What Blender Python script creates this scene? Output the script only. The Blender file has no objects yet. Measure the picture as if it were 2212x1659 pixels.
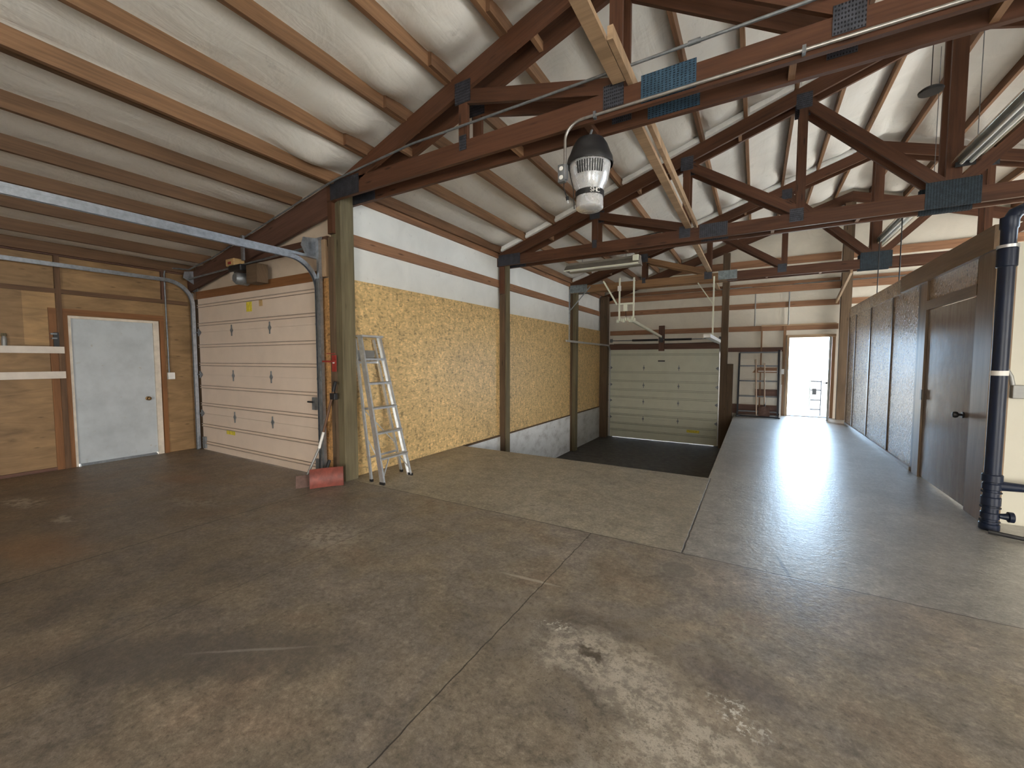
import bpy, math, random
from mathutils import Vector, Matrix, noise as mnoise
random.seed(7)
sc = bpy.context.scene
C = sc.collection
PI = math.pi

# ------------------------------------------------------------------ camera
cam_d = bpy.data.cameras.new('camera'); cam = bpy.data.objects.new('camera', cam_d); C.objects.link(cam)
sc.camera = cam
cam_d.sensor_fit = 'HORIZONTAL'; cam_d.sensor_width = 36.0
cam_d.lens = 894.16 / 2212.0 * 36.0
cam_d.clip_start = 0.05; cam_d.clip_end = 300
YAW, PITCH, ROLL = 0.531927, -0.0572787, 0.00066262
_f = Vector((-math.sin(YAW)*math.cos(PITCH), math.cos(YAW)*math.cos(PITCH), math.sin(PITCH)))
_r = Vector((math.cos(YAW), math.sin(YAW), 0)); _u = _r.cross(_f)
_r2 = _r*math.cos(ROLL) + _u*math.sin(ROLL); _u2 = -_r*math.sin(ROLL) + _u*math.cos(ROLL)
m = Matrix((_r2, _u2, -_f)).transposed().to_4x4(); m.translation = Vector((0, 0, 1.5))
cam.matrix_world = m

# ------------------------------------------------------------------ world, light, exposure
SKY = 9.0
w = bpy.data.worlds.new('world'); sc.world = w; w.use_nodes = True
wt = w.node_tree; wt.nodes.clear()
wo = wt.nodes.new('ShaderNodeOutputWorld'); bg = wt.nodes.new('ShaderNodeBackground')
tc = wt.nodes.new('ShaderNodeTexCoord'); sp = wt.nodes.new('ShaderNodeSeparateXYZ')
mr = wt.nodes.new('ShaderNodeMapRange'); mr.inputs[1].default_value = -0.5; mr.inputs[2].default_value = 0.8
rp = wt.nodes.new('ShaderNodeValToRGB')
rp.color_ramp.elements[0].position = 0.0; rp.color_ramp.elements[0].color = (1.0, 0.95, 0.86, 1)
rp.color_ramp.elements[1].position = 1.0; rp.color_ramp.elements[1].color = (0.54, 0.76, 1.0, 1)
wt.links.new(tc.outputs['Generated'], sp.inputs[0]); wt.links.new(sp.outputs['Y'], mr.inputs[0])
wt.links.new(mr.outputs[0], rp.inputs[0]); wt.links.new(rp.outputs[0], bg.inputs[0])
bg.inputs[1].default_value = SKY
wt.links.new(bg.outputs[0], wo.inputs[0])

def portal(name, loc, rot, sx, sy):
    l = bpy.data.lights.new(name, 'AREA'); l.shape = 'RECTANGLE'; l.size = sx; l.size_y = sy
    l.cycles.is_portal = True
    o = bpy.data.objects.new(name, l); o.location = loc; o.rotation_euler = rot; C.objects.link(o)
portal('daylight_south_opening', (1.5, -5.5, 1.3), (PI/2, 0, 0), 3.0, 2.6)
portal('daylight_east_opening', (8.3, -1.0, 1.4), (PI/2, 0, PI/2), 4.0, 2.8)
portal('daylight_east_added_gap', (8.3, 10.0, 1.55), (PI/2, 0, PI/2), 5.6, 3.1)  # portal for the gap added out of view to brighten the far bays
sl_ = bpy.data.lights.new('sun', 'SUN'); sl_.energy = 5; sl_.angle = math.radians(1.0); sl_.color = (1.0, .93, .82)
so = bpy.data.objects.new('sun', sl_); C.objects.link(so); so.location = (20, 0, 20)
so.rotation_euler = Vector((.72, -.18, .66)).to_track_quat('Z', 'Y').to_euler()
portal('daylight_north_door', (1.21, 13.6, 1.06), (-PI/2, 0, 0), 0.94, 2.12)

sc.view_settings.view_transform = 'Standard'; sc.view_settings.look = 'None'
sc.view_settings.gamma = 1.0; sc.view_settings.use_curve_mapping = False
sc.view_settings.exposure = 1.38
sc.cycles.use_denoising = True
sc.cycles.use_adaptive_sampling = True; sc.cycles.adaptive_threshold = 0.05
sc.cycles.max_bounces = 7; sc.cycles.diffuse_bounces = 4; sc.cycles.glossy_bounces = 3
sc.cycles.sample_clamp_indirect = 8.0

# ------------------------------------------------------------------ material helpers
class NT:
    def __init__(s, name):
        s.m = bpy.data.materials.new(name); s.m.use_nodes = True; s.t = s.m.node_tree
        s.b = s.t.nodes['Principled BSDF']
    def n(s, typ, **k):
        nd = s.t.nodes.new(typ)
        for a, v in k.items(): setattr(nd, a, v)
        return nd
    def put(s, sock, v):
        if hasattr(v, 'is_output') or isinstance(v, bpy.types.NodeSocket): s.t.links.new(v, sock)
        elif isinstance(v, (tuple, list)):
            sock.default_value = (*v, 1) if len(v) == 3 and len(sock.default_value) == 4 else v
        else: sock.default_value = v
    def math(s, op, a, b=0.0, c=0.0, clamp=False):
        nd = s.n('ShaderNodeMath', operation=op, use_clamp=clamp)
        s.put(nd.inputs[0], a); s.put(nd.inputs[1], b); s.put(nd.inputs[2], c)
        return nd.outputs[0]
    def mix(s, f, a, b, bt='MIX'):
        nd = s.n('ShaderNodeMixRGB', blend_type=bt)
        s.put(nd.inputs[0], f); s.put(nd.inputs[1], a); s.put(nd.inputs[2], b)
        return nd.outputs[0]
    def co(s, kind='Object'):
        return s.n('ShaderNodeTexCoord').outputs[kind]
    def uv(s): return s.n('ShaderNodeUVMap').outputs[0]
    def map(s, v, scale=(1, 1, 1), loc=(0, 0, 0), rot=(0, 0, 0)):
        nd = s.n('ShaderNodeMapping'); s.put(nd.inputs[0], v)
        nd.inputs[1].default_value = loc; nd.inputs[2].default_value = rot; nd.inputs[3].default_value = scale
        return nd.outputs[0]
    def noise(s, v, scale, detail=3, rough=.5, dist=0.0, col=False):
        nd = s.n('ShaderNodeTexNoise'); s.put(nd.inputs['Vector'], v)
        nd.inputs['Scale'].default_value = scale; nd.inputs['Detail'].default_value = detail
        nd.inputs['Roughness'].default_value = rough; nd.inputs['Distortion'].default_value = dist
        return nd.outputs['Color' if col else 'Fac']
    def vor(s, v, scale, out='Color', feature='F1', rnd=1.0):
        nd = s.n('ShaderNodeTexVoronoi', feature=feature); s.put(nd.inputs['Vector'], v)
        nd.inputs['Scale'].default_value = scale; nd.inputs['Randomness'].default_value = rnd
        return nd.outputs[out]
    def ramp(s, f, stops):
        nd = s.n('ShaderNodeValToRGB'); s.put(nd.inputs[0], f); e = nd.color_ramp.elements
        while len(e) < len(stops): e.new(.5)
        for i, (p, c) in enumerate(stops):
            e[i].position = p; e[i].color = (*c, 1) if isinstance(c, tuple) else (c, c, c, 1)
        return nd.outputs[0]
    def rng(s, f, a, b, c=0.0, d=1.0, smooth=True):
        nd = s.n('ShaderNodeMapRange'); nd.interpolation_type = 'SMOOTHSTEP' if smooth else 'LINEAR'
        s.put(nd.inputs[0], f)
        for i, v in zip((1, 2, 3, 4), (a, b, c, d)): nd.inputs[i].default_value = v
        return nd.outputs[0]
    def sep(s, v):
        nd = s.n('ShaderNodeSeparateXYZ'); s.put(nd.inputs[0], v); return nd.outputs
    def out(s, col=None, rough=None, metal=None, bump=None, bs=.3, bd=.01, spec=None, **k):
        if col is not None: s.put(s.b.inputs['Base Color'], col)
        if rough is not None: s.put(s.b.inputs['Roughness'], rough)
        if metal is not None: s.put(s.b.inputs['Metallic'], metal)
        if spec is not None: s.put(s.b.inputs['Specular IOR Level'], spec)
        for a, v in k.items(): s.put(s.b.inputs[a.replace('_', ' ')], v)
        if bump is not None:
            nd = s.n('ShaderNodeBump'); s.put(nd.inputs['Height'], bump)
            nd.inputs['Strength'].default_value = bs; nd.inputs['Distance'].default_value = bd
            s.t.links.new(nd.outputs[0], s.b.inputs['Normal'])
        return s.m

def mul(c, f): return tuple(min(1, x*f) for x in c)

def wood(name, c, rough=.6, var=.45, knots=True, spec=.3):
    s = NT(name); uv = s.uv()
    g = s.noise(s.map(uv, (1.2, 26, 1)), 1.6, 5, .6, .4)
    g2 = s.noise(s.map(uv, (.5, 4, 1)), 1.3, 3, .5, 1.0)
    a = s.ramp(g, [(.3, mul(c, 1-var)), (.5, c), (.72, mul(c, 1+var))])
    col = s.mix(.55, a, s.ramp(g2, [(.35, mul(c, .6)), (.7, mul(c, 1.35))]), 'MIX')
    if knots:
        kd = s.vor(s.map(uv, (1.1, 5.5, 1)), 1.5, 'Distance')
        k = s.rng(kd, .03, .13, 1, 0)
        col = s.mix(s.math('MULTIPLY', k, .8), col, mul(c, .28))
    return s.out(col, rough, bump=g, bs=.25, bd=.003, spec=spec)

def plain(name, c, rough=.5, metal=0.0, var=.08, scale=8, bs=.0, **k):
    s = NT(name); co = s.co()
    n = s.noise(co, scale, 4, .6)
    col = s.ramp(n, [(.3, mul(c, 1-var)), (.7, mul(c, 1+var))])
    return s.out(col, rough, metal, bump=n if bs else None, bs=bs, bd=.004, **k)

def osb(name, tint, rough=.55, spec=.35, contrast=1.0, scale=34, bumpy=.2):
    s = NT(name); co = s.co()
    d = s.noise(co, 7, 2, .5, 0, True)
    v = s.mix(.05, co, d, 'ADD')
    cA = s.vor(s.map(v, (1, 1, 2.2), rot=(.5, .3, .2)), scale, 'Color')
    cB = s.vor(s.map(v, (1, 1, .45), rot=(.2, .1, .3)), scale*1.1, 'Color')
    cC = s.vor(s.map(v, (1.6, 1.6, .8), rot=(.9, .5, .1)), scale*.8, 'Color')
    xa = s.sep(cA)[0]; xb = s.sep(cB)[1]; xc = s.sep(cC)[0]
    t = s.math('MULTIPLY_ADD', xb, .28, s.math('MULTIPLY', xa, .52)); t = s.math('MULTIPLY_ADD', xc, .2, t)
    dk = mul(tint, 1-.52*contrast); lt = mul(tint, 1+.38*contrast)
    col = s.ramp(t, [(.12, dk), (.28, mul(tint, .80)), (.5, tint), (.68, mul(tint, 1.1)), (.85, lt)])
    if bumpy > .9: t = s.noise(s.map(co, (1, 1, .55)), 42, 4, .6)
    kn = s.vor(s.map(v, (1, 1, .7)), scale*.42, 'Distance')
    col = s.mix(s.math('MULTIPLY', s.rng(kn, .04, .2, 1, 0), .55), col, mul(tint, .3))
    big = s.noise(co, 1.1, 3, .6)
    col = s.mix(.5, col, s.ramp(big, [(.3, .82), (.7, 1.0)]), 'MULTIPLY')
    return s.out(col, rough, bump=t, bs=bumpy, bd=.004 if bumpy < .9 else .03, spec=spec)

def plywood(name, c):
    s = NT(name); co = s.co()
    g = s.noise(s.map(co, (1, .8, 4)), 2.0, 5, .62, 1.8)
    blot = s.noise(s.map(co, (1, 1, 2)), 2.3, 3, .6)
    col = s.ramp(g, [(.28, mul(c, .72)), (.5, c), (.72, mul(c, 1.22))])
    col = s.mix(.8, col, s.ramp(blot, [(.3, .62), (.7, 1.0)]), 'MULTIPLY')
    kn = s.vor(s.map(co, (1, 1.2, 4)), 2.4, 'Distance')
    col = s.mix(s.math('MULTIPLY', s.rng(kn, .03, .14, 1, 0), .7), col, mul(c, .3))
    return s.out(col, .5, bump=g, bs=.1, bd=.003, spec=.35)

def insulation(name, c, rough=.42, folds=1.0):
    s = NT(name); co = s.co()
    n = s.noise(s.map(co, (1, 1, 1)), 2.4, 4, .55, .8)
    f = s.noise(s.map(co, (3.5, .7, 3.5), rot=(0, 0, .3)), 2.0, 4, .6, 1.2)
    dirt = s.noise(co, 5.5, 5, .7)
    col = s.ramp(n, [(.3, mul(c, .94)), (.7, mul(c, 1.04))])
    col = s.mix(s.rng(dirt, .62, .75, 0, .45), col, mul(c, .55))
    h = s.math('MULTIPLY_ADD', f, .7, n)
    return s.out(col, rough, bump=h, bs=.35*folds, bd=.05, spec=.4)

def metal_plate(name, c, holes=True, rough=.45, metal=.7):
    s = NT(name); uv = s.uv()
    n = s.noise(uv, 14, 4, .6)
    col = s.ramp(n, [(.3, mul(c, .7)), (.7, mul(c, 1.3))])
    h = n
    if holes:
        v = s.vor(s.map(uv, (38, 62, 1)), 1.0, 'Distance', rnd=.15)
        h = s.rng(v, .18, .34)
        col = s.mix(h, mul(c, .22), col)
    return s.out(col, rough, metal, bump=h, bs=.6, bd=.003)

# ---- floor
def ell(s, xy, cx, cy, rx, ry, rot, lo, hi):
    v = s.map(xy, (1, 1, 1), (-cx, -cy, 0)); v = s.map(v, (1, 1, 1), rot=(0, 0, -rot))
    v = s.map(v, (1/rx, 1/ry, 0))
    nd = s.n('ShaderNodeVectorMath', operation='LENGTH'); s.put(nd.inputs[0], v)
    return s.rng(nd.outputs['Value'], lo, hi, 1, 0)
def seg(s, X, Y, axis, at, a, b, wd):
    P, Q = (X, Y) if axis == 'x' else (Y, X)
    d = s.math('ABSOLUTE', s.math('SUBTRACT', P, at))
    mk = s.rng(d, wd*.5, wd, 1, 0)
    mk = s.math('MULTIPLY', mk, s.rng(Q, a-.01, a+.01)); return s.math('MULTIPLY', mk, s.rng(Q, b-.01, b+.01, 1, 0))
def floor_mat():
    s = NT('floor_concrete'); co = s.co('Object')
    dn = s.noise(co, 5, 4, .75, 0, True)
    dv = s.n('ShaderNodeVectorMath', operation='MULTIPLY_ADD'); s.put(dv.inputs[0], dn); dv.inputs[1].default_value = (.34, .34, 0); s.put(dv.inputs[2], co)
    wv = s.map(dv.outputs[0], loc=(-.17, -.17, 0))
    dn2 = s.noise(co, 9, 2, .5, 0, True)
    dv2 = s.n('ShaderNodeVectorMath', operation='MULTIPLY_ADD'); s.put(dv2.inputs[0], dn2); dv2.inputs[1].default_value = (.02, .02, 0); s.put(dv2.inputs[2], co)
    w2 = s.map(dv2.outputs[0], loc=(-.01, -.01, 0))
    n1 = s.noise(co, .8, 3, .62, .3); n2 = s.noise(co, 5, 4, .68, .25); n3 = s.noise(co, 38, 4, .7); n4 = s.noise(co, 14, 4, .75, .12)
    n5 = s.noise(co, 34, 4, .85, 0); hue = s.noise(s.map(co, loc=(7, 3, 0)), 1.7, 3, .6, .4)
    X, Y, Z = s.sep(co)
    base = s.ramp(hue, [(.32, (.265, .208, .155)), (.46, (.292, .250, .195)), (.56, (.270, .240, .210)), (.68, (.330, .285, .235))])
    lite = s.math('MULTIPLY', s.rng(Y, 3.36, 3.40), s.rng(X, -4.6, -3.9))
    base = s.mix(s.math('MULTIPLY', lite, .7), base, (.40, .37, .295))
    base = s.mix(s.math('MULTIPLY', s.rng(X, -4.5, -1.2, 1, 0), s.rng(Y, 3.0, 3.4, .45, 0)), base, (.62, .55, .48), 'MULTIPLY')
    east = s.rng(X, -.47, -.44); north = s.rng(Y, 3.37, 3.39)
    base = s.mix(s.math('MULTIPLY', s.math('MULTIPLY', east, north), .8), base, (.33, .325, .315))
    base = s.mix(.7, base, s.ramp(n1, [(.3, .72), (.5, 1.0), (.7, 1.2)]), 'MULTIPLY')
    base = s.mix(.7, base, s.ramp(n2, [(.28, .6), (.5, .98), (.68, 1.22)]), 'MULTIPLY')
    base = s.mix(.75, base, s.ramp(n4, [(.3, .62), (.5, .98), (.68, 1.25)]), 'MULTIPLY')
    base = s.mix(1.0, base, s.ramp(n5, [(.34, .52), (.42, .84), (.52, 1.0), (.66, 1.42)]), 'MULTIPLY')
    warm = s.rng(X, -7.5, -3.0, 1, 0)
    near_dark = s.math('MULTIPLY', s.rng(Y, .2, 3.0, 1, 0), s.rng(hue, .3, .55))  # darker floor colour towards the camera, broken up by the hue noise
    base = s.mix(s.math('MULTIPLY', near_dark, .8), base, (.66, .62, .57), 'MULTIPLY')
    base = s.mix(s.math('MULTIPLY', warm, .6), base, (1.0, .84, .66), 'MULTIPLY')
    white = (.54, .495, .42)
    def add(mask, col, amt):
        nonlocal base
        base = s.mix(s.math('MULTIPLY', mask, amt), base, col)
    br = s.rng(n4, .40, .58)
    for (cx, cy, rx, ry, ro, a) in [(-.66, 1.95, .38, .19, .1, .9), (-.22, 1.68, .46, .25, -.5, .95), (-.1, 1.25, .5, .4, 0, .7)]:
        e = ell(s, wv, cx, cy, rx, ry, ro, .45, 1.2)
        add(s.math('MULTIPLY', e, s.math('MULTIPLY_ADD', s.math('MULTIPLY', br, s.rng(n5, .36, .5)), .75, .25)), white, a)
    fl = s.rng(n3, .5, .62)
    add(s.math('MULTIPLY', ell(s, wv, -.02, 1.93, .17, .08, -.6, .5, 1.1), fl), (.75, .74, .70), .9)
    add(s.math('MULTIPLY', ell(s, wv, -.93, 2.08, .12, .06, 0, .4, 1.1), fl), (.7, .68, .62), .8)
    pit_ = s.rng(n5, .56, .64)
    for (cx, cy, rx, ry, ro, a) in [(-.95, 1.75, .3, .16, -.5, .8), (-.6, 1.55, .35, .14, -.6, .8), (-1.15, 2.0, .35, .3, 0, .6), (-.3, 1.75, .5, .35, -.5, .5), (-.5, 2.3, .5, .2, 0, .6)]:
        add(s.math('MULTIPLY', ell(s, wv, cx, cy, rx, ry, ro, .3, 1.2), pit_), (.05, .04, .03), a)
    add(ell(s, wv, -.69, 1.95, .085, .055, .3, .3, 1.1), (.07, .052, .035), .85)
    add(s.math('MULTIPLY', ell(s, wv, -.72, 2.22, .4, .12, .2, .3, 1.1), br), (.085, .066, .045), .6)
    add(ell(s, wv, -.02, 2.12, .32, .16, -.3, .3, 1.1), (.10, .080, .075), .5)
    add(s.math('MULTIPLY', ell(s, wv, -.55, 1.68, .2, .05, -.5, .2, 1.1), br), (.06, .05, .04), .7)
    add(ell(s, wv, -2.5, .86, 1.1, .22, .62, .5, 1.1), (.085, .078, .072), .55)  # broad shadow left of the camera, painted into the floor colour
    add(s.math('MULTIPLY', ell(s, wv, -3.1, 2.2, .42, .3, 0, .2, 1.1), br), white, .6)
    add(s.math('MULTIPLY', ell(s, wv, -3.95, 4.3, .3, .5, 0, .2, 1.1), br), white, .5)
    add(s.math('MULTIPLY', ell(s, wv, -1.9, 3.7, .35, .2, 0, .2, 1.1), br), white, .45)
    add(s.math('MULTIPLY', ell(s, wv, -6.6, 1.08, .4, .16, .2, .2, 1.1), br), (.5, .44, .36), .8)
    add(ell(s, wv, -5.6, 1.16, .22, .06, .1, .2, 1.1), (.5, .44, .36), .7)
    add(s.math('MULTIPLY', ell(s, wv, -5.1, 2.0, .5, .15, .3, .2, 1.1), br), (.4, .36, .3), .5)
    add(ell(s, wv, -4.9, .85, .7, .35, .2, .2, 1.1), (.30, .15, .06), .45)
    add(ell(s, wv, -6.2, 2.35, .5, .25, .2, .2, 1.1), (.28, .13, .05), .35)
    for (cx, cy, r) in ((-.43, 3.10, .125), (-.3, 2.58, .285)):
        v = s.map(w2, loc=(-cx, -cy, 0)); v = s.map(v, (1, 1, 0))
        nd = s.n('ShaderNodeVectorMath', operation='LENGTH'); s.put(nd.inputs[0], v)
        d = s.math('ABSOLUTE', s.math('SUBTRACT', nd.outputs['Value'], r))
        add(s.math('MULTIPLY', s.rng(d, .002, .009, 1, 0), s.rng(n2, .38, .6)), (.34, .32, .28), .55)
    add(ell(s, w2, -.43, 3.10, .12, .12, 0, .9, 1.0), (.16, .15, .13), .5)
    add(s.math('MULTIPLY', ell(s, w2, -1.29, 2.44, .24, .016, .1, .5, 1.2), 1.0), (.5, .46, .4), .7)
    add(ell(s, w2, -2.2, 1.1, .35, .012, .62, .3, 1.2), (.4, .38, .34), .5)
    add(ell(s, w2, .22, 3.52, .015, .2, .2, .5, 1.2), (.05, .045, .04), .8)
    add(ell(s, w2, .40, 4.58, .11, .05, 0, .6, 1.2), (.06, .055, .05), .7)
    jn = None
    for args in (('y', 3.38, -4.2, 8.3, .008), ('x', -1.19, -5.4, 3.38, .0045), ('x', -.455, 3.38, 5.76, .009), ('x', -4.31, -5.4, 3.2, .008), ('x', -2.92, -5.4, 3.38, .003)):
        a, at, lo, hi, wd = args
        W = s.sep(w2)
        mk = seg(s, W[0], W[1], a, at, lo, hi, wd)
        jn = mk if jn is None else s.math('MAXIMUM', jn, mk)
    base = s.mix(s.math('MULTIPLY', jn, .85), base, (.035, .03, .025))
    strip = s.math('MULTIPLY', s.rng(X, -1.3, .1), s.rng(Y, 1.8, 4.2))
    h = s.math('MULTIPLY_ADD', n4, .5, s.math('MULTIPLY', n3, .25)); h = s.math('MULTIPLY', h, s.math('MULTIPLY_ADD', strip, 1.0, 1.0)); h = s.math('SUBTRACT', h, s.math('MULTIPLY', jn, 1.2))
    rough = s.math('MULTIPLY_ADD', n4, .16, .44)
    rough = s.math('MAXIMUM', s.math('SUBTRACT', rough, s.math('MULTIPLY', strip, .20)), .29)
    s.put(s.b.inputs['Coat Weight'], s.math('MULTIPLY', strip, 1.0)); s.b.inputs['Coat Roughness'].default_value = .42
    return s.out(base, rough, bump=h, bs=.3, bd=.02, spec=.9)

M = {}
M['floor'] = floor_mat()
s = NT('pit_floor_dirt'); co = s.co(); a = s.noise(co, 7, 8, .7); b_ = s.noise(co, 45, 4, .7); c_ = s.vor(co, 26, 'Distance')
col = s.ramp(a, [(.3, (.05, .046, .04)), (.6, (.105, .096, .085)), (.8, (.17, .155, .14))])
col = s.mix(s.rng(b_, .64, .7), col, (.3, .28, .25))
M['pit'] = s.out(col, .75, bump=s.math('ADD', a, b_), bs=.6, bd=.02)
s = NT('foundation_concrete'); co = s.co(); a = s.noise(s.map(co, (1, 1, 1.6)), 2.5, 6, .65); b_ = s.noise(co, 30, 4, .6)
col = s.ramp(a, [(.3, (.50, .50, .50)), (.5, (.76, .78, .79)), (.7, (.86, .88, .90))])
dk = s.vor(s.map(co, (1, 1, .6)), 6, 'Distance')
col = s.mix(s.math('MULTIPLY', s.rng(dk, .03, .12, 1, 0), .6), col, (.12, .11, .10))
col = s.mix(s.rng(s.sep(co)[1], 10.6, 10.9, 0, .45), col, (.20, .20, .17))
M['found'] = s.out(col, .75, bump=b_, bs=.3, bd=.01)
M['truss'] = wood('truss_red_brown_lumber', (.102, .043, .023), .55, .5)
M['trusslt'] = wood('truss_light_lumber', (.26, .145, .07), .55, .5)
M['purlin'] = wood('purlin_brown_lumber', (.255, .140, .074), .6, .5)
M['purlindk'] = wood('purlin_dark_lumber', (.185, .098, .053), .6, .5)
M['leanpurlin'] = wood('lean_to_brown_lumber', (.150, .082, .043), .6, .5)  # purlin wood darkened, putting the dimmer lean-to light into its colour
M['girt'] = wood('girt_red_lumber', (.30, .155, .085), .6, .4)
M['girtdk'] = wood('girt_dark_lumber', (.13, .065, .045), .6, .4)
M['post'] = wood('post_green_treated_timber', (.155, .128, .075), .7, .45)
M['postdk'] = wood('post_brown_timber', (.115, .075, .045), .7, .45)
M['brace'] = wood('brace_pale_lumber', (.44, .30, .185), .55, .3)
M['trimwood'] = wood('door_trim_rust_lumber', (.24, .105, .040), .55, .35)
M['partwood'] = wood('partition_varnished_lumber', (.235, .155, .09), .38, .35, spec=.5)
M['partdk'] = wood('partition_dark_batten', (.09, .062, .042), .4, .3, spec=.5)
M['osb'] = osb('osb_golden', (.70, .49, .225), .42, .5, 1.0, 24)
M['osbor'] = osb('osb_orange', (.55, .30, .12), .6, .3, 1.0, 26)
M['osbpart'] = osb('osb_varnished_brown', (.50, .35, .21), .18, .4, .8, 26, 1.0)
M['ply'] = plywood('plywood_old', (.34, .205, .095))
M['plyred'] = plywood('plywood_red', (.48, .29, .13))
M['insul'] = insulation('insulation_vinyl_ceiling', (.72, .69, .64), .4, 1.0)
M['insulw'] = insulation('insulation_vinyl_wall', (.80, .80, .77), .5, .5)
M['insulf'] = insulation('insulation_vinyl_far_wall', (.70, .645, .55), .5, .5)
M['insulp'] = insulation('insulation_beige', (.66, .54, .42), .5, .4)
M['tab'] = plain('insulation_tab_white', (.86, .86, .84), .45)
M['gd1'] = plain('garage_door_peach_paint', (.74, .61, .505), .5, 0, .05, 3)
M['gd2'] = plain('garage_door_pale_green_paint', (.60, .61, .50), .5, 0, .05, 3)
s = NT('door_white_paint'); co = s.co(); a = s.noise(co, 3, 5, .6)
col = s.ramp(a, [(.3, (.42, .455, .48)), (.6, (.53, .57, .60))])
col = s.mix(s.rng(s.noise(co, 9, 5, .7), .62, .74, 0, .5), col, (.36, .28, .2))
M['door1'] = s.out(col, .35, spec=.5)
M['frame1'] = plain('door_frame_cream_paint', (.68, .60, .50), .5, 0, .15, 9)
M['galv'] = plain('galvanised_steel', (.40, .43, .47), .36, .85, .2, 22)
M['galvdk'] = plain('galvanised_steel_dull', (.22, .235, .25), .5, .6, .25, 18)
M['conduit'] = plain('conduit_steel', (.38, .36, .34), .35, .75, .2, 18)
M['alum'] = plain('aluminium', (.72, .73, .74), .34, .75, .12, 22)
M['strut'] = plain('door_strut_steel', (.30, .245, .20), .45, .4, .2, 12)
M['strut2'] = plain('door_strut_steel_green', (.19, .20, .16), .45, .4, .2, 12)
M['black'] = plain('black_plastic', (.018, .018, .020), .4, 0, .2)
M['blacksteel'] = plain('black_painted_steel', (.030, .034, .045), .38, .2, .2, spec=.5)
M['navy'] = plain('navy_painted_pipe', (.008, .014, .034), .42, .0, .2, 6, spec=.4)
M['plate'] = metal_plate('truss_plate_grey', (.075, .08, .10), True, .5, .6)
M['plateking'] = metal_plate('truss_plate_blue_black', (.030, .045, .060), True, .5, .4)
M['plateblue'] = metal_plate('truss_plate_blue', (.06, .12, .19), True, .4, .7)
M['plategalv'] = metal_plate('truss_plate_galvanised', (.28, .33, .35), True, .45, .6)
M['white'] = plain('white_paint', (.80, .78, .74), .5)
M['whitepl'] = plain('white_enamel_metal', (.80, .82, .68), .35, 0, .05, spec=.5)
M['lampgrey'] = plain('lamp_housing_grey', (.26, .235, .195), .4, .3, .1)
M['shelf'] = plain('shelf_white_board', (.72, .64, .56), .6, 0, .08)
M['red'] = plain('red_painted_steel', (.20, .045, .030), .5, .1, .35, 14)
M['redbr'] = plain('bright_red_paint', (.30, .03, .022), .45, 0, .2, 14)
M['handle'] = wood('ash_tool_handle', (.62, .47, .35), .45, .3, False)
M['handledk'] = wood('dark_tool_handle', (.14, .075, .045), .5, .3, False)
M['rust'] = plain('rusty_blade', (.13, .075, .06), .55, .3, .3, 18)
M['brass'] = plain('tarnished_brass', (.20, .12, .05), .4, .8, .3)
M['yellow'] = plain('yellow_sticker', (.72, .60, .05), .5, 0, .3, 20)
M['tan'] = plain('tan_sticker', (.55, .36, .16), .5, 0, .2, 20)
M['cream'] = plain('cream_painted_wall', (.60, .575, .48), .55, 0, .04, 2)
M['grey'] = plain('grey_steel_box', (.30, .30, .29), .45, .4, .15)
M['asphalt'] = plain('outside_concrete', (.62, .60, .56), .9, 0, .1, 3)
M['hwall'] = plain('back_wall_board', (.42, .36, .28), .6, 0, .1, 3)
M['tube'] = plain('fluorescent_tube_glass', (.92, .92, .88), .15, 0, .02)
M['chrome'] = plain('bright_metal_reflector', (.80, .74, .60), .22, .9, .15, 30)
s = NT('clear_acrylic'); co = s.co(); a = s.noise(co, 20, 3, .6)
M['acryl'] = s.out((.86, .86, .87), s.math('MULTIPLY_ADD', a, .3, .12), Transmission_Weight=.55, IOR=1.3, spec=.6, bump=a, bs=.2, bd=.005)

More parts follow.
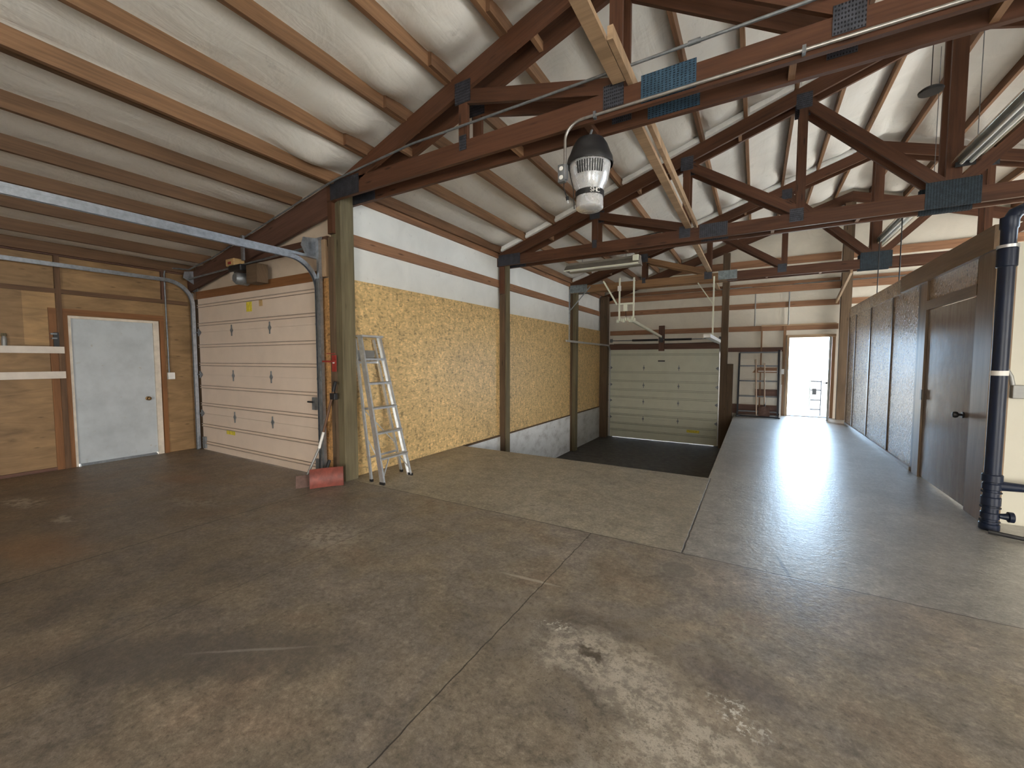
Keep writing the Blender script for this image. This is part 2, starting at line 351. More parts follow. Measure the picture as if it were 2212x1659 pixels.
# ------------------------------------------------------------------ mesh helpers
class MB:
    def __init__(s): s.v = []; s.f = []; s.uv = []
    def _face(s, idx, uvs): s.f.append(idx); s.uv.append(uvs)
    def hexa(s, p, L, W, T, o=None):
        """8 points: p[0..3] end A (loop), p[4..7] end B; L length, W/T section; UV runs along the length"""
        b = len(s.v); s.v += [Vector(q) for q in p]
        o = o or (random.random()*37, random.random()*19)
        per = [0, W, W+T, 2*W+T, 2*W+2*T]
        for i in range(4):
            j = (i+1) % 4
            s._face((b+i, b+j, b+4+j, b+4+i), [(o[0], o[1]+per[i]), (o[0], o[1]+per[i+1]), (o[0]+L, o[1]+per[i+1]), (o[0]+L, o[1]+per[i])])
        s._face((b+3, b+2, b+1, b), [(o[0]+.3, o[1]+x) for x in (0, T, T+W, W)])
        s._face((b+4, b+5, b+6, b+7), [(o[0]+.3, o[1]+x) for x in (0, T, T+W, W)])
    def box(s, x0, x1, y0, y1, z0, z1):
        d = (x1-x0, y1-y0, z1-z0); k = max(range(3), key=lambda i: d[i])
        if k == 0: P = [(x0, y0, z0), (x0, y1, z0), (x0, y1, z1), (x0, y0, z1)]; Q = [(x1, *p[1:]) for p in P]; s.hexa([*[P[i] for i in (0, 3, 2, 1)], *[Q[i] for i in (0, 3, 2, 1)]], d[0], d[2], d[1])
        elif k == 1: P = [(x0, y0, z0), (x0, y0, z1), (x1, y0, z1), (x1, y0, z0)]; Q = [(p[0], y1, p[2]) for p in P]; s.hexa([*[P[i] for i in (0, 3, 2, 1)], *[Q[i] for i in (0, 3, 2, 1)]], d[1], d[0], d[2])
        else: P = [(x0, y0, z0), (x1, y0, z0), (x1, y1, z0), (x0, y1, z0)]; Q = [(p[0], p[1], z1) for p in P]; s.hexa(P+Q, d[2], d[0], d[1])
        return s
    def beam(s, a, b, w, t, up=(0, 0, 1), ca=0, cb=0):
        """centre line a->b, w measured towards up, t sideways"""
        a = Vector(a); b = Vector(b); d = (b-a).normalized(); side = d.cross(Vector(up)).normalized(); u = side.cross(d)
        P = [a+side*(t/2)*i+u*(w/2)*j for i, j in ((-1, -1), (1, -1), (1, 1), (-1, 1))]
        Q = [p+(b-a) for p in P]
        s.hexa(P+Q, (b-a).length, t, w); return s
    def quadbeam(s, poly, y0, y1):
        """polygon in the x-z plane (list of (x,z)), extruded from y0 to y1; UV along the first edge"""
        n = len(poly); b = len(s.v); o = (random.random()*37, random.random()*19)
        s.v += [Vector((x, y0, z)) for x, z in poly] + [Vector((x, y1, z)) for x, z in poly]
        e = Vector((poly[1][0]-poly[0][0], poly[1][1]-poly[0][1])).normalized(); f = Vector((-e.y, e.x))
        def U(x, z): return (o[0]+x*e.x+z*e.y, o[1]+x*f.x+z*f.y)
        s._face(tuple(range(b, b+n)), [U(*p) for p in poly])
        s._face(tuple(range(b+2*n-1, b+n-1, -1)), [U(*p) for p in reversed(poly)])
        for i in range(n):
            j = (i+1) % n; u0 = U(*poly[i]); u1 = U(*poly[j])
            s._face((b+j, b+i, b+n+i, b+n+j), [u1, u0, (u0[0], u0[1]+y1-y0), (u1[0], u1[1]+y1-y0)])
        return s
    def prism(s, poly, axis, a0, a1):
        """polygon in the plane perpendicular to axis, extruded a0..a1"""
        n = len(poly); b = len(s.v)
        def P(q, h): return {'x': (h, q[0], q[1]), 'y': (q[0], h, q[1]), 'z': (q[0], q[1], h)}[axis]
        s.v += [Vector(P(q, a0)) for q in poly] + [Vector(P(q, a1)) for q in poly]
        s._face(tuple(range(b+n-1, b-1, -1)), [poly[i] for i in range(n-1, -1, -1)])
        s._face(tuple(range(b+n, b+2*n)), list(poly))
        for i in range(n):
            j = (i+1) % n
            s._face((b+i, b+j, b+n+j, b+n+i), [poly[i], poly[j], (poly[j][0]+.1, poly[j][1]), (poly[i][0]+.1, poly[i][1])])
        return s
    def tube(s, pts, r, n=10, caps=True):
        pts = [Vector(p) for p in pts]; b = len(s.v); ref = None; L = 0; Ls = []
        for i, p in enumerate(pts):
            d = (pts[min(i+1, len(pts)-1)]-pts[max(i-1, 0)]).normalized()
            if ref is None: ref = d.orthogonal().normalized()
            ref = (ref-d*ref.dot(d)).normalized(); q = d.cross(ref)
            rr = r[i] if isinstance(r, (list, tuple)) else r
            for k in range(n):
                t = 2*PI*k/n; s.v.append(p+(ref*math.cos(t)+q*math.sin(t))*rr)
            if i: L += (p-pts[i-1]).length
            Ls.append(L)
        for i in range(len(pts)-1):
            for k in range(n):
                k2 = (k+1) % n
                s._face((b+i*n+k, b+i*n+k2, b+(i+1)*n+k2, b+(i+1)*n+k), [(Ls[i], k*.03), (Ls[i], k*.03+.03), (Ls[i+1], k*.03+.03), (Ls[i+1], k*.03)])
        if caps:
            s._face(tuple(b+k for k in range(n-1, -1, -1)), [(0, 0)]*n); e = b+(len(pts)-1)*n
            s._face(tuple(e+k for k in range(n)), [(0, 0)]*n)
        return s
    def lathe(s, prof, c, n=32, axis='z', close=False):
        b = len(s.v); c = Vector(c)
        for r, h in prof:
            for k in range(n):
                t = 2*PI*k/n; x, y = r*math.cos(t), r*math.sin(t)
                s.v.append(c+Vector({'z': (x, y, h), 'y': (x, h, y), 'x': (h, x, y)}[axis]))
        m = len(prof)
        for i in range(m-1):
            for k in range(n):
                k2 = (k+1) % n
                s._face((b+i*n+k, b+i*n+k2, b+(i+1)*n+k2, b+(i+1)*n+k), [(i*.05, k*.05), (i*.05, k*.05+.05), (i*.05+.05, k*.05+.05), (i*.05+.05, k*.05)])
        if close:
            s._face(tuple(b+k for k in range(n-1, -1, -1)), [(0, 0)]*n); e = b+(m-1)*n
            s._face(tuple(e+k for k in range(n)), [(0, 0)]*n)
        return s
    def build(s, name, mat, parent=None, smooth=False, bevel=0):
        me = bpy.data.meshes.new(name); off = parent.location.copy() if parent else Vector((0, 0, 0))
        p = parent
        while p is not None and p.parent is not None: p = p.parent; off += p.location
        base = Vector((0, 0, 0))
        if not parent and not s_keep.get('world'):
            xs = [v.x for v in s.v]; ys = [v.y for v in s.v]; zs = [v.z for v in s.v]
            base = Vector(((min(xs)+max(xs))/2, (min(ys)+max(ys))/2, min(zs)))
        me.from_pydata([tuple(v-off-base) for v in s.v], [], s.f); me.update()
        ul = me.uv_layers.new(name='UVMap'); flat = [c for f in s.uv for q in f for c in q]
        ul.data.foreach_set('uv', flat)
        o = bpy.data.objects.new(name, me); C.objects.link(o)
        if isinstance(mat, str): mat = M[mat]
        me.materials.append(mat)
        if parent: o.parent = parent
        o.location = base
        me.shade_smooth() if smooth else None
        if smooth:
            try: me.set_sharp_from_angle(angle=math.radians(40))
            except Exception: pass
        if bevel:
            bv = o.modifiers.new('bevel', 'BEVEL'); bv.width = bevel; bv.segments = 2; bv.limit_method = 'ANGLE'
        return o
s_keep = {}
def world_build(mb, name, mat, smooth=False):
    """mesh whose object origin stays at the world origin so that object coordinates are metres in the building"""
    s_keep['world'] = True; o = mb.build(name, mat, None, smooth); s_keep.clear(); return o
def empty(name, loc):
    o = bpy.data.objects.new(name, None); o.empty_display_size = .1; o.location = loc; C.objects.link(o); return o
def tag(o, label, cat, group=None):
    o['label'] = label; o['category'] = cat
    if group: o['group'] = group
    return o
def thing(name, loc, label, cat, group=None): return tag(empty(name, loc), label, cat, group)
def struct(o, label=None, cat=None):
    o['kind'] = 'structure'
    if label: o['label'] = label; o['category'] = cat
    return o
def B(*a): return MB().box(*a)

# ------------------------------------------------------------------ dimensions
Y1, Y2, Y3, YN = 3.30, 7.02, 10.66, 13.45     # three trusses and the north wall
XW = -4.40                                    # inner face of the long west wall
XL = -8.20                                    # lean-to outer wall
XR = 1.95; XE = 8.30; YS = -5.5               # ridge, east wall, south wall
PITX, PITY, PITZ = -.48, 5.76, -1.02
def roof(x):                                  # underside of the purlins
    if x < -4.43: return 3.60+.185*(x+4.43)
    if x <= XR: return 3.60+.333*(x+4.33)
    return 3.60+.333*(2*XR-x+4.33)
PD = .14                                      # purlin depth

# ------------------------------------------------------------------ floor, pit, ground
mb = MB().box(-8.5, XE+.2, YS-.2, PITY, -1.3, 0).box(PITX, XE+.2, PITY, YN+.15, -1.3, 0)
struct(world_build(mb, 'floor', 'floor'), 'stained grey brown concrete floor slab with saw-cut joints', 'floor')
struct(world_build(MB().box(XW-.2, PITX, PITY, YN+.15, -1.3, PITZ), 'floor_pit', 'pit'), 'dark dirt-covered sunken floor of the loading bay', 'floor')
g = MB().box(-40, 40, YN+.15, 60, -.3, -.06)
struct(world_build(g, 'ground', 'asphalt'), 'bright outdoor ground beyond the open far door', 'ground')
g = MB().box(-40, 40, -40, YS-.2, -.3, -.06).box(XE+.2, 40, YS-.2, YN+.15, -.3, -.06)
struct(world_build(g, 'ground', 'asphalt'), 'outdoor ground behind the camera and to the right of the building', 'ground')

# ------------------------------------------------------------------ ceiling
def ceiling():
    xs = []; x = -8.45
    while x < XE+.2: xs.append(x); x += .05
    xs += [XE+.2]
    xs = sorted(set([round(v, 3) for v in xs]+[XR, -4.43]))
    ys = []; y = YS-.2
    while y < YN+.1: ys.append(y); y += .09
    ys.append(YN+.1)
    P = PX + [2*XR-p for p in PX] + LX; P = sorted(P)
    def zz(x, y):
        z = roof(x)+PD
        a = max([p for p in P if p <= x], default=None); b = min([p for p in P if p > x], default=None)
        if a is None or b is None or b-a > .9: return z
        t = (x-a)/(b-a); sh = 4*t*(1-t)
        near = 0
        for T in (Y1, Y2, Y3, YN):
            if y <= T: near = max(near, math.exp(-((T-.42-y)/.3)**2))
            else: near = max(near, .3*math.exp(-((y-T-.3)/.3)**2))
        A = (.012 if y > Y1 else .03)+.13*near*(1 if x > -4.4 else .2)
        nz = mnoise.noise(Vector((x*1.6, y*.9, 3)))*.022+mnoise.noise(Vector((x*5, y*2.4, 9)))*.006
        return z-sh*(A+nz)
    v = []; f = []; nx, ny = len(xs), len(ys)
    for y in ys:
        for x in xs: v.append((x, y, zz(x, y)))
    for j in range(ny-1):
        for i in range(nx-1):
            a = j*nx+i; f.append((a, a+nx, a+nx+1, a+1))
    k = len(v); br = [-8.45, -4.43, XR, XE+.2]
    for y in (ys[0], ys[-1]):
        for x in br: v.append((x, y, roof(x)+PD+.16))
    for i in range(3): f.append((k+i, k+i+1, k+5+i, k+4+i))
    me = bpy.data.meshes.new('ceiling'); me.from_pydata(v, [], f); me.update(); me.shade_smooth()
    me.materials.append(M['insul']); o = bpy.data.objects.new('ceiling', me); C.objects.link(o)
    struct(o, 'white vinyl faced insulation billowing between the roof purlins', 'ceiling')
    # folded edge of the blanket where it is tucked over each truss
    for T, nm in ((Y2, 'middle'), (Y3, 'far')):
        mb = MB()
        for a, b in zip(PX[:-1], PX[1:]):
            for dx in (0,):
                x0, x1 = a+.05, b-.03; z0, z1 = roof(x0), roof(x1)
                mb.quadbeam([(x0, z0+.008), (x1, z1+.008), (x1, z1+.055), (x0, z0+.055)], T-.10, T-.045)
                mb.quadbeam([(x0, z0+.062), (x1, z1+.062), (x1, z1+.10), (x0, z0+.10)], T-.075, T-.02)
        q = mb.build('insulation_fold', 'tab', o)
# purlin positions in x
PX = [-4.38, -3.84, -3.24, -2.66, -2.03, -1.44, -.80, -.23, .37, .97, 1.60]
LX = [-8.12, -7.58, -6.96, -6.38, -5.79, -5.15, -4.47]
ceiling()

# ------------------------------------------------------------------ purlins
ORD = ['lowest', 'second', 'third', 'fourth', 'fifth', 'sixth', 'seventh', 'eighth', 'ninth', 'tenth', 'topmost']
def purlin(x, y0, y1, label, group, mat='purlin', depth=PD, scab=None):
    z = roof(x); t = .045
    if scab:
        r = thing('roof_purlin', (x, (y0+y1)/2, z), label, 'purlin', group)
        B(x-t/2, x+t/2, y0, y1, z, z+depth).build('rafter_board', mat, r)
        B(x+t/2, x+t/2+.04, y1-scab, y1, z+.002, z+depth-.01).build('splice_block', 'purlindk', r)
    else:
        tag(B(x-t/2, x+t/2, y0, y1, z, z+depth).build('roof_purlin', mat), label, 'purlin', group)
for i, x in enumerate(PX[:9]):
    purlin(x, -1.4, Y1+.1, f'roof purlin nearest overhead, {ORD[i]} up from the big near post', 'purlins of the near bay', scab=.42 if 0 < i < 5 else None)
for yy, ye, bay in ((Y1+.1, Y2+.09, 'from near to middle truss'), (Y2+.09, Y3+.09, 'from middle to far truss'), (Y3+.09, YN, 'from far truss to end wall')):
    for i, x in enumerate(PX):
        purlin(x, yy, ye, f'left slope purlin {bay}, {ORD[i]} above the chipboard', f'left slope purlins {bay}', 'purlin' if (i*7+int(yy)) % 3 else 'purlindk')
    for i, x in enumerate(PX):
        if 2 <= i: purlin(2*XR-x, yy, ye, f'right slope purlin {bay}, {["","","ninth","eighth","seventh","sixth","fifth","fourth","third","second","first"][i]} from the ridge', f'right slope purlins {bay}', 'purlindk')
LW = ['against the outer wall', 'second from the outer wall', 'third from the outer wall', 'fourth from the outer wall', 'fifth from the outer wall', 'sixth from the outer wall', 'beside the big near post']
for i, x in enumerate(LX):
    purlin(x, -1.4, Y1+.055, f'brown lean-to roof purlin over the white side door, {LW[i]}', 'lean-to purlins', 'leanpurlin')

# ------------------------------------------------------------------ trusses
def truss(T, bz, label, pal, plates, post_front):
    """double-ply truss, front ply just in front of the posts at y=T, rear ply behind them"""
    r = thing('roof_truss', (XR, T, bz), label, 'truss')
    N = [-4.33, -2.46, -1.00, .46, XR]; tz = lambda x: roof(x)
    cw = .195; bh = .185; bt = bz+bh
    for ply, (ya, yb) in enumerate(((T-.042, T-.002), (T+.19, T+.23))):
        # bottom chord, two spliced lengths
        mid = -.62
        B(-4.50, mid, ya, yb, bz, bt).build('bottom_chord', pal[0], r)
        B(mid, 4.5, ya, yb, bz, bt).build('bottom_chord', pal[1], r)
        B(4.5, 8.25, ya, yb, bz, bt).build('bottom_chord', pal[1], r)
        for sg in (1, -1):
            X = (lambda x: x) if sg == 1 else (lambda x: 2*XR-x)
            zt0, zt1 = roof(-4.42), roof(XR)
            P = [(X(-4.42), zt0-cw), (X(XR), zt1-cw), (X(XR), zt1), (X(-4.42), zt0)]
            if bt > zt0-cw: pass
            MB().quadbeam(P, ya, yb).build('top_chord', pal[1], r)
            # verticals
            for x in N[1:4]:
                a = X(x); wv = .05
                MB().quadbeam([(a-wv, bt), (a-wv, roof(a-wv)-cw-.001), (a+wv, roof(a+wv)-cw-.001), (a+wv, bt)], ya, yb).build('web', pal[2], r)
            # diagonals falling towards the king post
            for k, (xa, xb) in enumerate(zip(N[1:4], N[2:5])):
                p = Vector((X(xa+.05), 0, roof(xa)-cw-.055)); q = Vector((X(xb-.05), 0, bt+.045))
                d = (q-p).normalized(); n = Vector((-d.z, 0, d.x)); h = .062
                MB().quadbeam([(p+n*h).xz[:], (q+n*h).xz[:], (q-n*h).xz[:], (p-n*h).xz[:]], ya+.001, yb-.001).build('web', pal[0] if (sg == 1 and k == 0) else pal[2], r)
        MB().quadbeam([(XR-.07, bt), (XR-.07, roof(XR)-cw-.02), (XR+.07, roof(XR)-cw-.02), (XR+.07, bt)], ya, yb).build('king_post', pal[2], r)
    # blocks between the plies
    for x, z in ((-3.35, roof(-3.35)-cw), (-1.75, roof(-1.75)-cw), (-.3, roof(-.3)-cw), (-1.95, bz), (.15, bz), (1.1, bz)):
        B(x-.02, x+.02, T-.002, T+.19, z+.01, z+.09).build('spacer_block', 'purlin', r)
    for (x0, x1, z0, z1, m) in plates:
        for ya, yb in ((T-.047, T-.0421), (T+.2301, T+.234), (T+.185, T+.19)):
            B(x0, x1, ya, yb, z0, z1).build('gusset_plate', m, r)
    return r
def std_plates(bz, heel, splice, node, king):
    bt = bz+.185
    P = [(-4.43, -3.93, bz+.005, bt+.03, heel), (-.80, -.42, bz+.02, bt+.035, splice), (-1.09, -.93, bz+.06, bt+.05, node), (.34, .50, bz+.07, bt+.06, node), (XR-.24, XR+.24, bz-.01, bt+.12, king)]
    for x in (-2.46, -1.0, .46): P.append((x-.09, x+.09, roof(x)-.30, roof(x)-.10, node))
    for x in (-2.46,): P.append((x-.04, x+.04, bz+.10, bt+.05, node))
    for x in (-2.46, -1.0, .46): P.append((2*XR-x-.09, 2*XR-x+.09, roof(x)-.30, roof(x)-.10, node))
    return P
truss(Y1, 3.395, 'nearest double red-brown roof truss with blue perforated splice plates, carried by the big near post', ('truss', 'truss', 'truss'), std_plates(3.395, 'plate', 'plateblue', 'plate', 'plate'), 0)
truss(Y2, 3.335, 'middle double red-brown roof truss, the one with the grey shop light below it', ('truss', 'truss', 'truss'), std_plates(3.335, 'plate', 'plate', 'plate', 'plateking'), 0)
truss(Y3, 3.31, 'far double roof truss with lighter lumber and pale galvanised plates on its left half', ('trusslt', 'truss', 'truss'), std_plates(3.31, 'plategalv', 'plategalv', 'plate', 'plateking'), 0)

# end-wall rafters
r = thing('gable_rafter', (XR, YN-.06, 3.4), 'wide brown rafter boards sloping along the top of the far end wall', 'rafter')
for sg in (1, -1):
    X = (lambda x: x) if sg == 1 else (lambda x: 2*XR-x)
    MB().quadbeam([(X(-4.4), roof(-4.4)-.25), (X(XR), roof(XR)-.25), (X(XR), roof(XR)-.002), (X(-4.4), roof(-4.4)-.002)], YN-.13, YN-.09).build('rafter_board', 'truss', r)
B(-4.35, 8.2, YN-.13, YN-.09, 3.33, 3.50).build('tie_beam', 'girt', r)

# lateral brace laid on the lower chords
def brace(x0, x1, y0, y1, z, label):
    tag(B(x0, x1, y0, y1, z, z+.038).build('lateral_brace', 'brace'), label, 'brace', 'lateral braces on the lower chords')
zb = 3.585
tag(MB().quadbeam([(-1.0, zb), (-.905, zb), (-.905, zb+.038), (-1.0, zb+.038)], -1.2, 3.20).build('lateral_brace', 'brace'), 'pale long brace board running overhead from the camera side to the nearest truss', 'brace')
tag(MB().quadbeam([(-.90, zb), (-.862, zb), (-.862, zb+.09), (-.90, zb+.09)], 2.75, 7.3).build('lateral_brace', 'brace'), 'pale brace board on edge between the nearest and middle trusses', 'brace')
tag(MB().quadbeam([(-1.0, zb-.06), (-.915, zb-.06), (-.915, zb-.02), (-1.0, zb-.02)], 3.56, 6.96).build('lateral_brace', 'brace'), 'pale flat brace board beside the edge-on one, between the nearest and middle trusses', 'brace')
tag(MB().quadbeam([(-1.03, zb-.06), (-.935, zb-.06), (-.935, zb-.02), (-1.03, zb-.02)], 7.27, 10.6).build('lateral_brace', 'brace'), 'pale brace board between the middle and far trusses', 'brace')
tag(MB().quadbeam([(-1.03, zb-.09), (-.935, zb-.09), (-.935, zb-.05), (-1.03, zb-.05)], 10.9, 13.30).build('lateral_brace', 'brace'), 'pale brace board between the far truss and the end wall post', 'brace')
tag(MB().beam((1.6, 10.72, 3.30), (1.7, 13.2, 2.98), .09, .04).build('knee_brace', 'brace'), 'pale slanting brace from the far truss down to the right post of the end wall', 'brace')

# ------------------------------------------------------------------ posts
def post(name, x0, x1, y0, y1, z0, z1, mat, label, extra=None):
    if extra is None:
        return tag(B(x0, x1, y0, y1, z0, z1).build(name, mat, None, False, .004), label, 'post')
    r = thing(name, ((x0+x1)/2, (y0+y1)/2, z0), label, 'post')
    B(x0, x1, y0, y1, z0, z1).build('shaft', mat, r, False, .004)
    for n, m, args in extra: B(*args).build(n, m, r)
    return r
post('timber_post', -4.50, -4.32, Y1, Y1+.19, 0, 3.66, 'post', 'big greenish timber post at the near end of the chipboard wall, ladder beside it', [('bearing_block', 'truss', (-4.50, -4.41, Y1-.04, Y1-.001, 3.02, 3.39)), ('side_board', 'postdk', (-4.54, -4.505, Y1, Y1+.15, 0, 3.0)), ('cleat', 'postdk', (-4.51, -4.435, Y1-.035, Y1-.001, 0, 2.98))])
post('timber_post', XW-.01, XW+.14, Y2, Y2+.14, PITZ, 3.60, 'post', 'dark timber post between the two large chipboard panels, at the pit edge', [('bearing_block', 'truss', (XW, XW+.11, Y2-.04, Y2-.001, 2.80, 3.33)), ('cleat', 'postdk', (XW+.0, XW+.115, Y2-.03, Y2-.001, PITZ, 2.79))])
post('timber_post', XW-.01, XW+.15, Y3, Y3+.17, PITZ, 3.60, 'post', 'greenish timber post under the pale galvanised truss plate, beside the small chipboard panel', [('bearing_block', 'postdk', (XW, XW+.05, Y3-.035, Y3-.001, PITZ, 3.3))])
post('timber_post', XW+.0, XW+.24, YN-.33, YN-.135, PITZ, 3.55, 'postdk', 'dark timber corner post left of the pale green garage door')
post('timber_post', -.875, -.70, YN-.28, YN-.135, PITZ, roof(-.87)-.26, 'postdk', 'dark timber post right of the pale green garage door')
post('timber_post', 1.79, 2.0, YN-.28, YN-.135, 0, roof(1.8)-.26, 'postdk', 'tall timber post right of the bright open door')
post('stub_post', -.70, -.55, YN-.30, YN-.14, PITZ, 1.40, 'postdk', 'short brown timber stub post at the pit corner beside the black rack')

# ------------------------------------------------------------------ walls
def wall_cols(xs, solids, y0, y1, top=None, axis='y'):
    """columns of solid boxes; solids[i] = list of (z0,z1 or None) for interval i"""
    mb = MB()
    for i in range(len(xs)-1):
        a, b = xs[i], xs[i+1]
        for z0, z1 in solids[i]:
            if z1 is None: poly = [(a, z0), (b, z0), (b, top(b)), (a, top(a))]
            else: poly = [(a, z0), (b, z0), (b, z1), (a, z1)]
            if axis == 'y': mb.quadbeam(poly, y0, y1)
            else: mb.prism(poly, 'x', y0, y1)
    return mb
rt = lambda x: roof(x)+PD-.01
# north wall (far end) with the garage door and the open door
GX0, GX1, GZ1 = -4.05, -1.01, 1.84
DX0, DX1, DZ1 = .76, 1.68, 2.11
xs = [-4.6, GX0, GX1, DX0, DX1, XR, XE+.2]
sol = [[(-1.3, None)], [(GZ1, None)], [(-1.3, None)], [(DZ1, None)], [(-1.3, None)], [(-1.3, None)]]
wn = struct(world_build(wall_cols(xs, sol, YN, YN+.14, rt), 'wall_north', 'insulf'), 'cream insulated far end wall', 'wall')
def girtn(x0, x1, z0, z1, m='girt', y=.05): B(x0, x1, YN-y, YN-.001, z0, z1).build('girt', m, wn)
for z0, z1 in ((4.07, 4.26), (3.53, 3.62), (2.93, 3.075), (2.31, 2.45)):
    m = 'girt'
    if z0 < 3.7: girtn(-4.15, -.88, z0, z1, m)
    girtn(-.70, 1.79, z0, z1, m); girtn(2.0, 7.5 if z0 < 4 else 5.5, z0, z1, m)
girtn(-2.3, -.88, 4.07, 4.26)
girtn(-4.15, -.88, GZ1, 2.02, 'girtdk', .09); girtn(-.70, .62, 1.74, 1.86, 'girtdk')
girtn(-.1, .5, 1.16, 1.30, 'girt'); girtn(.0, .58, .52, .70, 'girtdk'); girtn(-.55, .6, 0, .26, 'girtdk', .06)
B(-2.60, -2.44, YN-.14, YN-.05, GZ1-.05, 2.56).build('spring_pad', 'girtdk', wn)
for x0, x1, z0, z1 in ((.10, .135, 0, 2.46), (.62, .68, 0, 2.46)): B(x0, x1, YN-.07, YN-.001, z0, z1).build('stud', 'purlin', wn)
B(.10, 1.75, YN-.075, YN-.071, 2.43, 2.47).build('trim_board', 'brace', wn)
# loose foil flap of insulation behind the rack
fl = MB(); pts = [(-.52, .30), (-.46, .95), (-.56, 1.22), (-.30, 1.62), (.02, 1.42), (-.02, 1.24), (-.22, .98), (-.10, .70), (.0, .55), (-.08, .33)]
fl.prism(pts, 'y', YN-.075, YN-.062); fl.build('loose_insulation', 'insulf', wn)
# gable above the partition, east part of the wall lined in chipboard
B(2.0, 2.35, YN-.03, YN-.001, 0, 2.3).build('board', 'osbor', wn)

# west wall of the bays
ww = struct(world_build(MB().box(XW-.18, XW-.05, Y1+.19, YN+.1, -.05, 3.75), 'wall_west', 'insulw'), 'long left wall, white insulation above chipboard panels', 'wall')
for (ya, yb, z0) in ((Y1+.19, Y2, 0.0), (Y2+.14, Y3, -.02), (Y3+.17, YN-.33, -.02)):
    z1 = 2.51 if ya < 5 else 2.455
    B(XW-.012, XW, ya+.002, yb-.002, z0+.004, z1).build('chipboard_panel', 'osb', ww)
    B(XW-.05, XW-.004, ya+.002, yb-.002, 2.935, 3.075).build('girt', 'girt', ww)
    B(XW-.05, XW-.012, ya+.002, yb-.002, 3.50, 3.60).build('girt', 'girt', ww)
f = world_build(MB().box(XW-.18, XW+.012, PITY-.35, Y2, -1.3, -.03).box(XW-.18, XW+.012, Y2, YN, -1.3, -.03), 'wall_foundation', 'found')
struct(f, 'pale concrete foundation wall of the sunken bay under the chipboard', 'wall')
B(XW-.05, XW+.02, PITY+.02, YN-.34, -.03, .0).build('sill_board', 'postdk', f)
# side of the raised slab is the floor slab itself

# north wall of the lean-to with the peach garage door
AX0, AX1, AZ1 = -7.90, -4.86, 2.50
xs = [-8.4, AX0, AX1, -4.55]
lt = lambda x: roof(x)+PD-.01
wl = struct(world_build(wall_cols(xs, [[(0, None)], [(AZ1, None)], [(0, None)]], Y1+.06, Y1+.16, lt), 'wall_lean_north', 'insulp'), 'wall around the peach garage door', 'wall')
B(AX0-.1, AX1+.05, Y1+.005, Y1+.058, AZ1+.0, AZ1+.12).build('header', 'trimwood', wl)
B(-8.0, -4.60, Y1+.02, Y1+.058, 2.90, 3.03).build('girt', 'girtdk', wl)
B(-8.18, -7.985, Y1+.02, Y1+.058, 0, AZ1).build('jamb', 'postdk', wl)
B(-4.74, -4.545, Y1+.03, Y1+.055, 0, 2.52).build('chipboard_strip', 'osbor', wl)
B(-4.66, -4.60, Y1-.02, Y1+.03, 2.53, 2.98).build('stud', 'brace', wl)
MB().quadbeam([(-8.18, 2.62), (-4.5, 3.24), (-4.5, 3.585), (-8.18, 2.905)], Y1-.035, Y1+.005).build('rafter', 'girtdk', wl)

# outer wall of the lean-to (plywood) with door 1
D0, D1, DT = 1.85, 2.80, 2.08
wlw = struct(world_build(MB().box(XL-.12, XL, YS-.1, D0, 0, 3.0).box(XL-.12, XL, D1, Y1+.2, 0, 3.0).box(XL-.12, XL, D0, D1, DT, 3.0), 'wall_lean_west', 'ply'), 'old plywood outer wall with the white side door', 'wall')
for ya, yb, za, zb_, m in ((1.24, 1.24+.02, 0, 2.4, 'girtdk'),):
    pass
B(XL, XL+.012, .2, 1.44, 1.7, 2.40).build('plywood_sheet', 'ply', wlw)
B(XL, XL+.012, 1.44, 1.74, 1.7, 2.42).build('plywood_sheet', 'plyred', wlw)
B(XL, XL+.010, -.4, 1.72, .04, 1.25).build('plywood_sheet', 'ply', wlw)
B(XL, XL+.010, 2.92, 3.27, 0.02, 2.4).build('plywood_sheet', 'ply', wlw)
B(XL, XL+.045, 1.735, 1.79, 0, 2.95).build('stud', 'leanpurlin', wlw)
B(XL, XL+.04, -4, 1.735, 2.40, 2.46).build('girt', 'leanpurlin', wlw); B(XL, XL+.04, 1.79, 3.25, 2.40, 2.46).build('girt', 'leanpurlin', wlw)
B(XL, XL+.05, -4, 3.25, 2.90, 3.0).build('girt', 'girtdk', wlw)
B(XL, XL+.05, 2.90, 2.96, 2.46, 2.9).build('stud', 'girtdk', wlw)
B(XL, XL+.03, 1.66, 1.84, 0.0, 2.12).build('casing', 'trimwood', wlw); B(XL, XL+.03, 2.86, 2.92, 0.0, 2.12).build('casing', 'trimwood', wlw)
B(XL, XL+.03, 1.66, 2.92, 2.12, 2.20).build('casing', 'trimwood', wlw)
B(XL, XL+.035, -4, 1.66, 0.0, .04).build('sill', 'girtdk', wlw)

# closing walls behind and beside the camera, with open bay doors and an added east gap that let the daylight in
rts = lambda x: roof(x)+PD-.01
xs = [-8.4, -4.43, 0.0, 3.0, XE+.2]
sw = wall_cols(xs[:3], [[(0, None)], [(0, None)]], YS-.12, YS, rts)
sw.quadbeam([(0.0, 2.6), (XR, 2.6), (XR, rts(XR)), (0.0, rts(0.0))], YS-.12, YS).quadbeam([(XR, 2.6), (3.0, 2.6), (3.0, rts(3.0)), (XR, rts(XR))], YS-.12, YS).quadbeam([(3.0, 0), (XE+.2, 0), (XE+.2, rts(XE+.2)), (3.0, rts(3.0))], YS-.12, YS)
struct(world_build(sw, 'wall_south', 'hwall'), 'plain board wall behind the camera with an open bay door', 'wall')
ew = MB().box(XE, XE+.12, YS, -3.0, 0, 3.7).box(XE, XE+.12, -3.0, 1.0, 2.8, 3.7).box(XE, XE+.12, 1.0, 7.2, 0, 3.7).box(XE, XE+.12, 7.2, 12.8, 3.1, 3.7).box(XE, XE+.12, 12.8, YN+.1, 0, 3.7)  # the wide gap beside the far bays is added for fill light
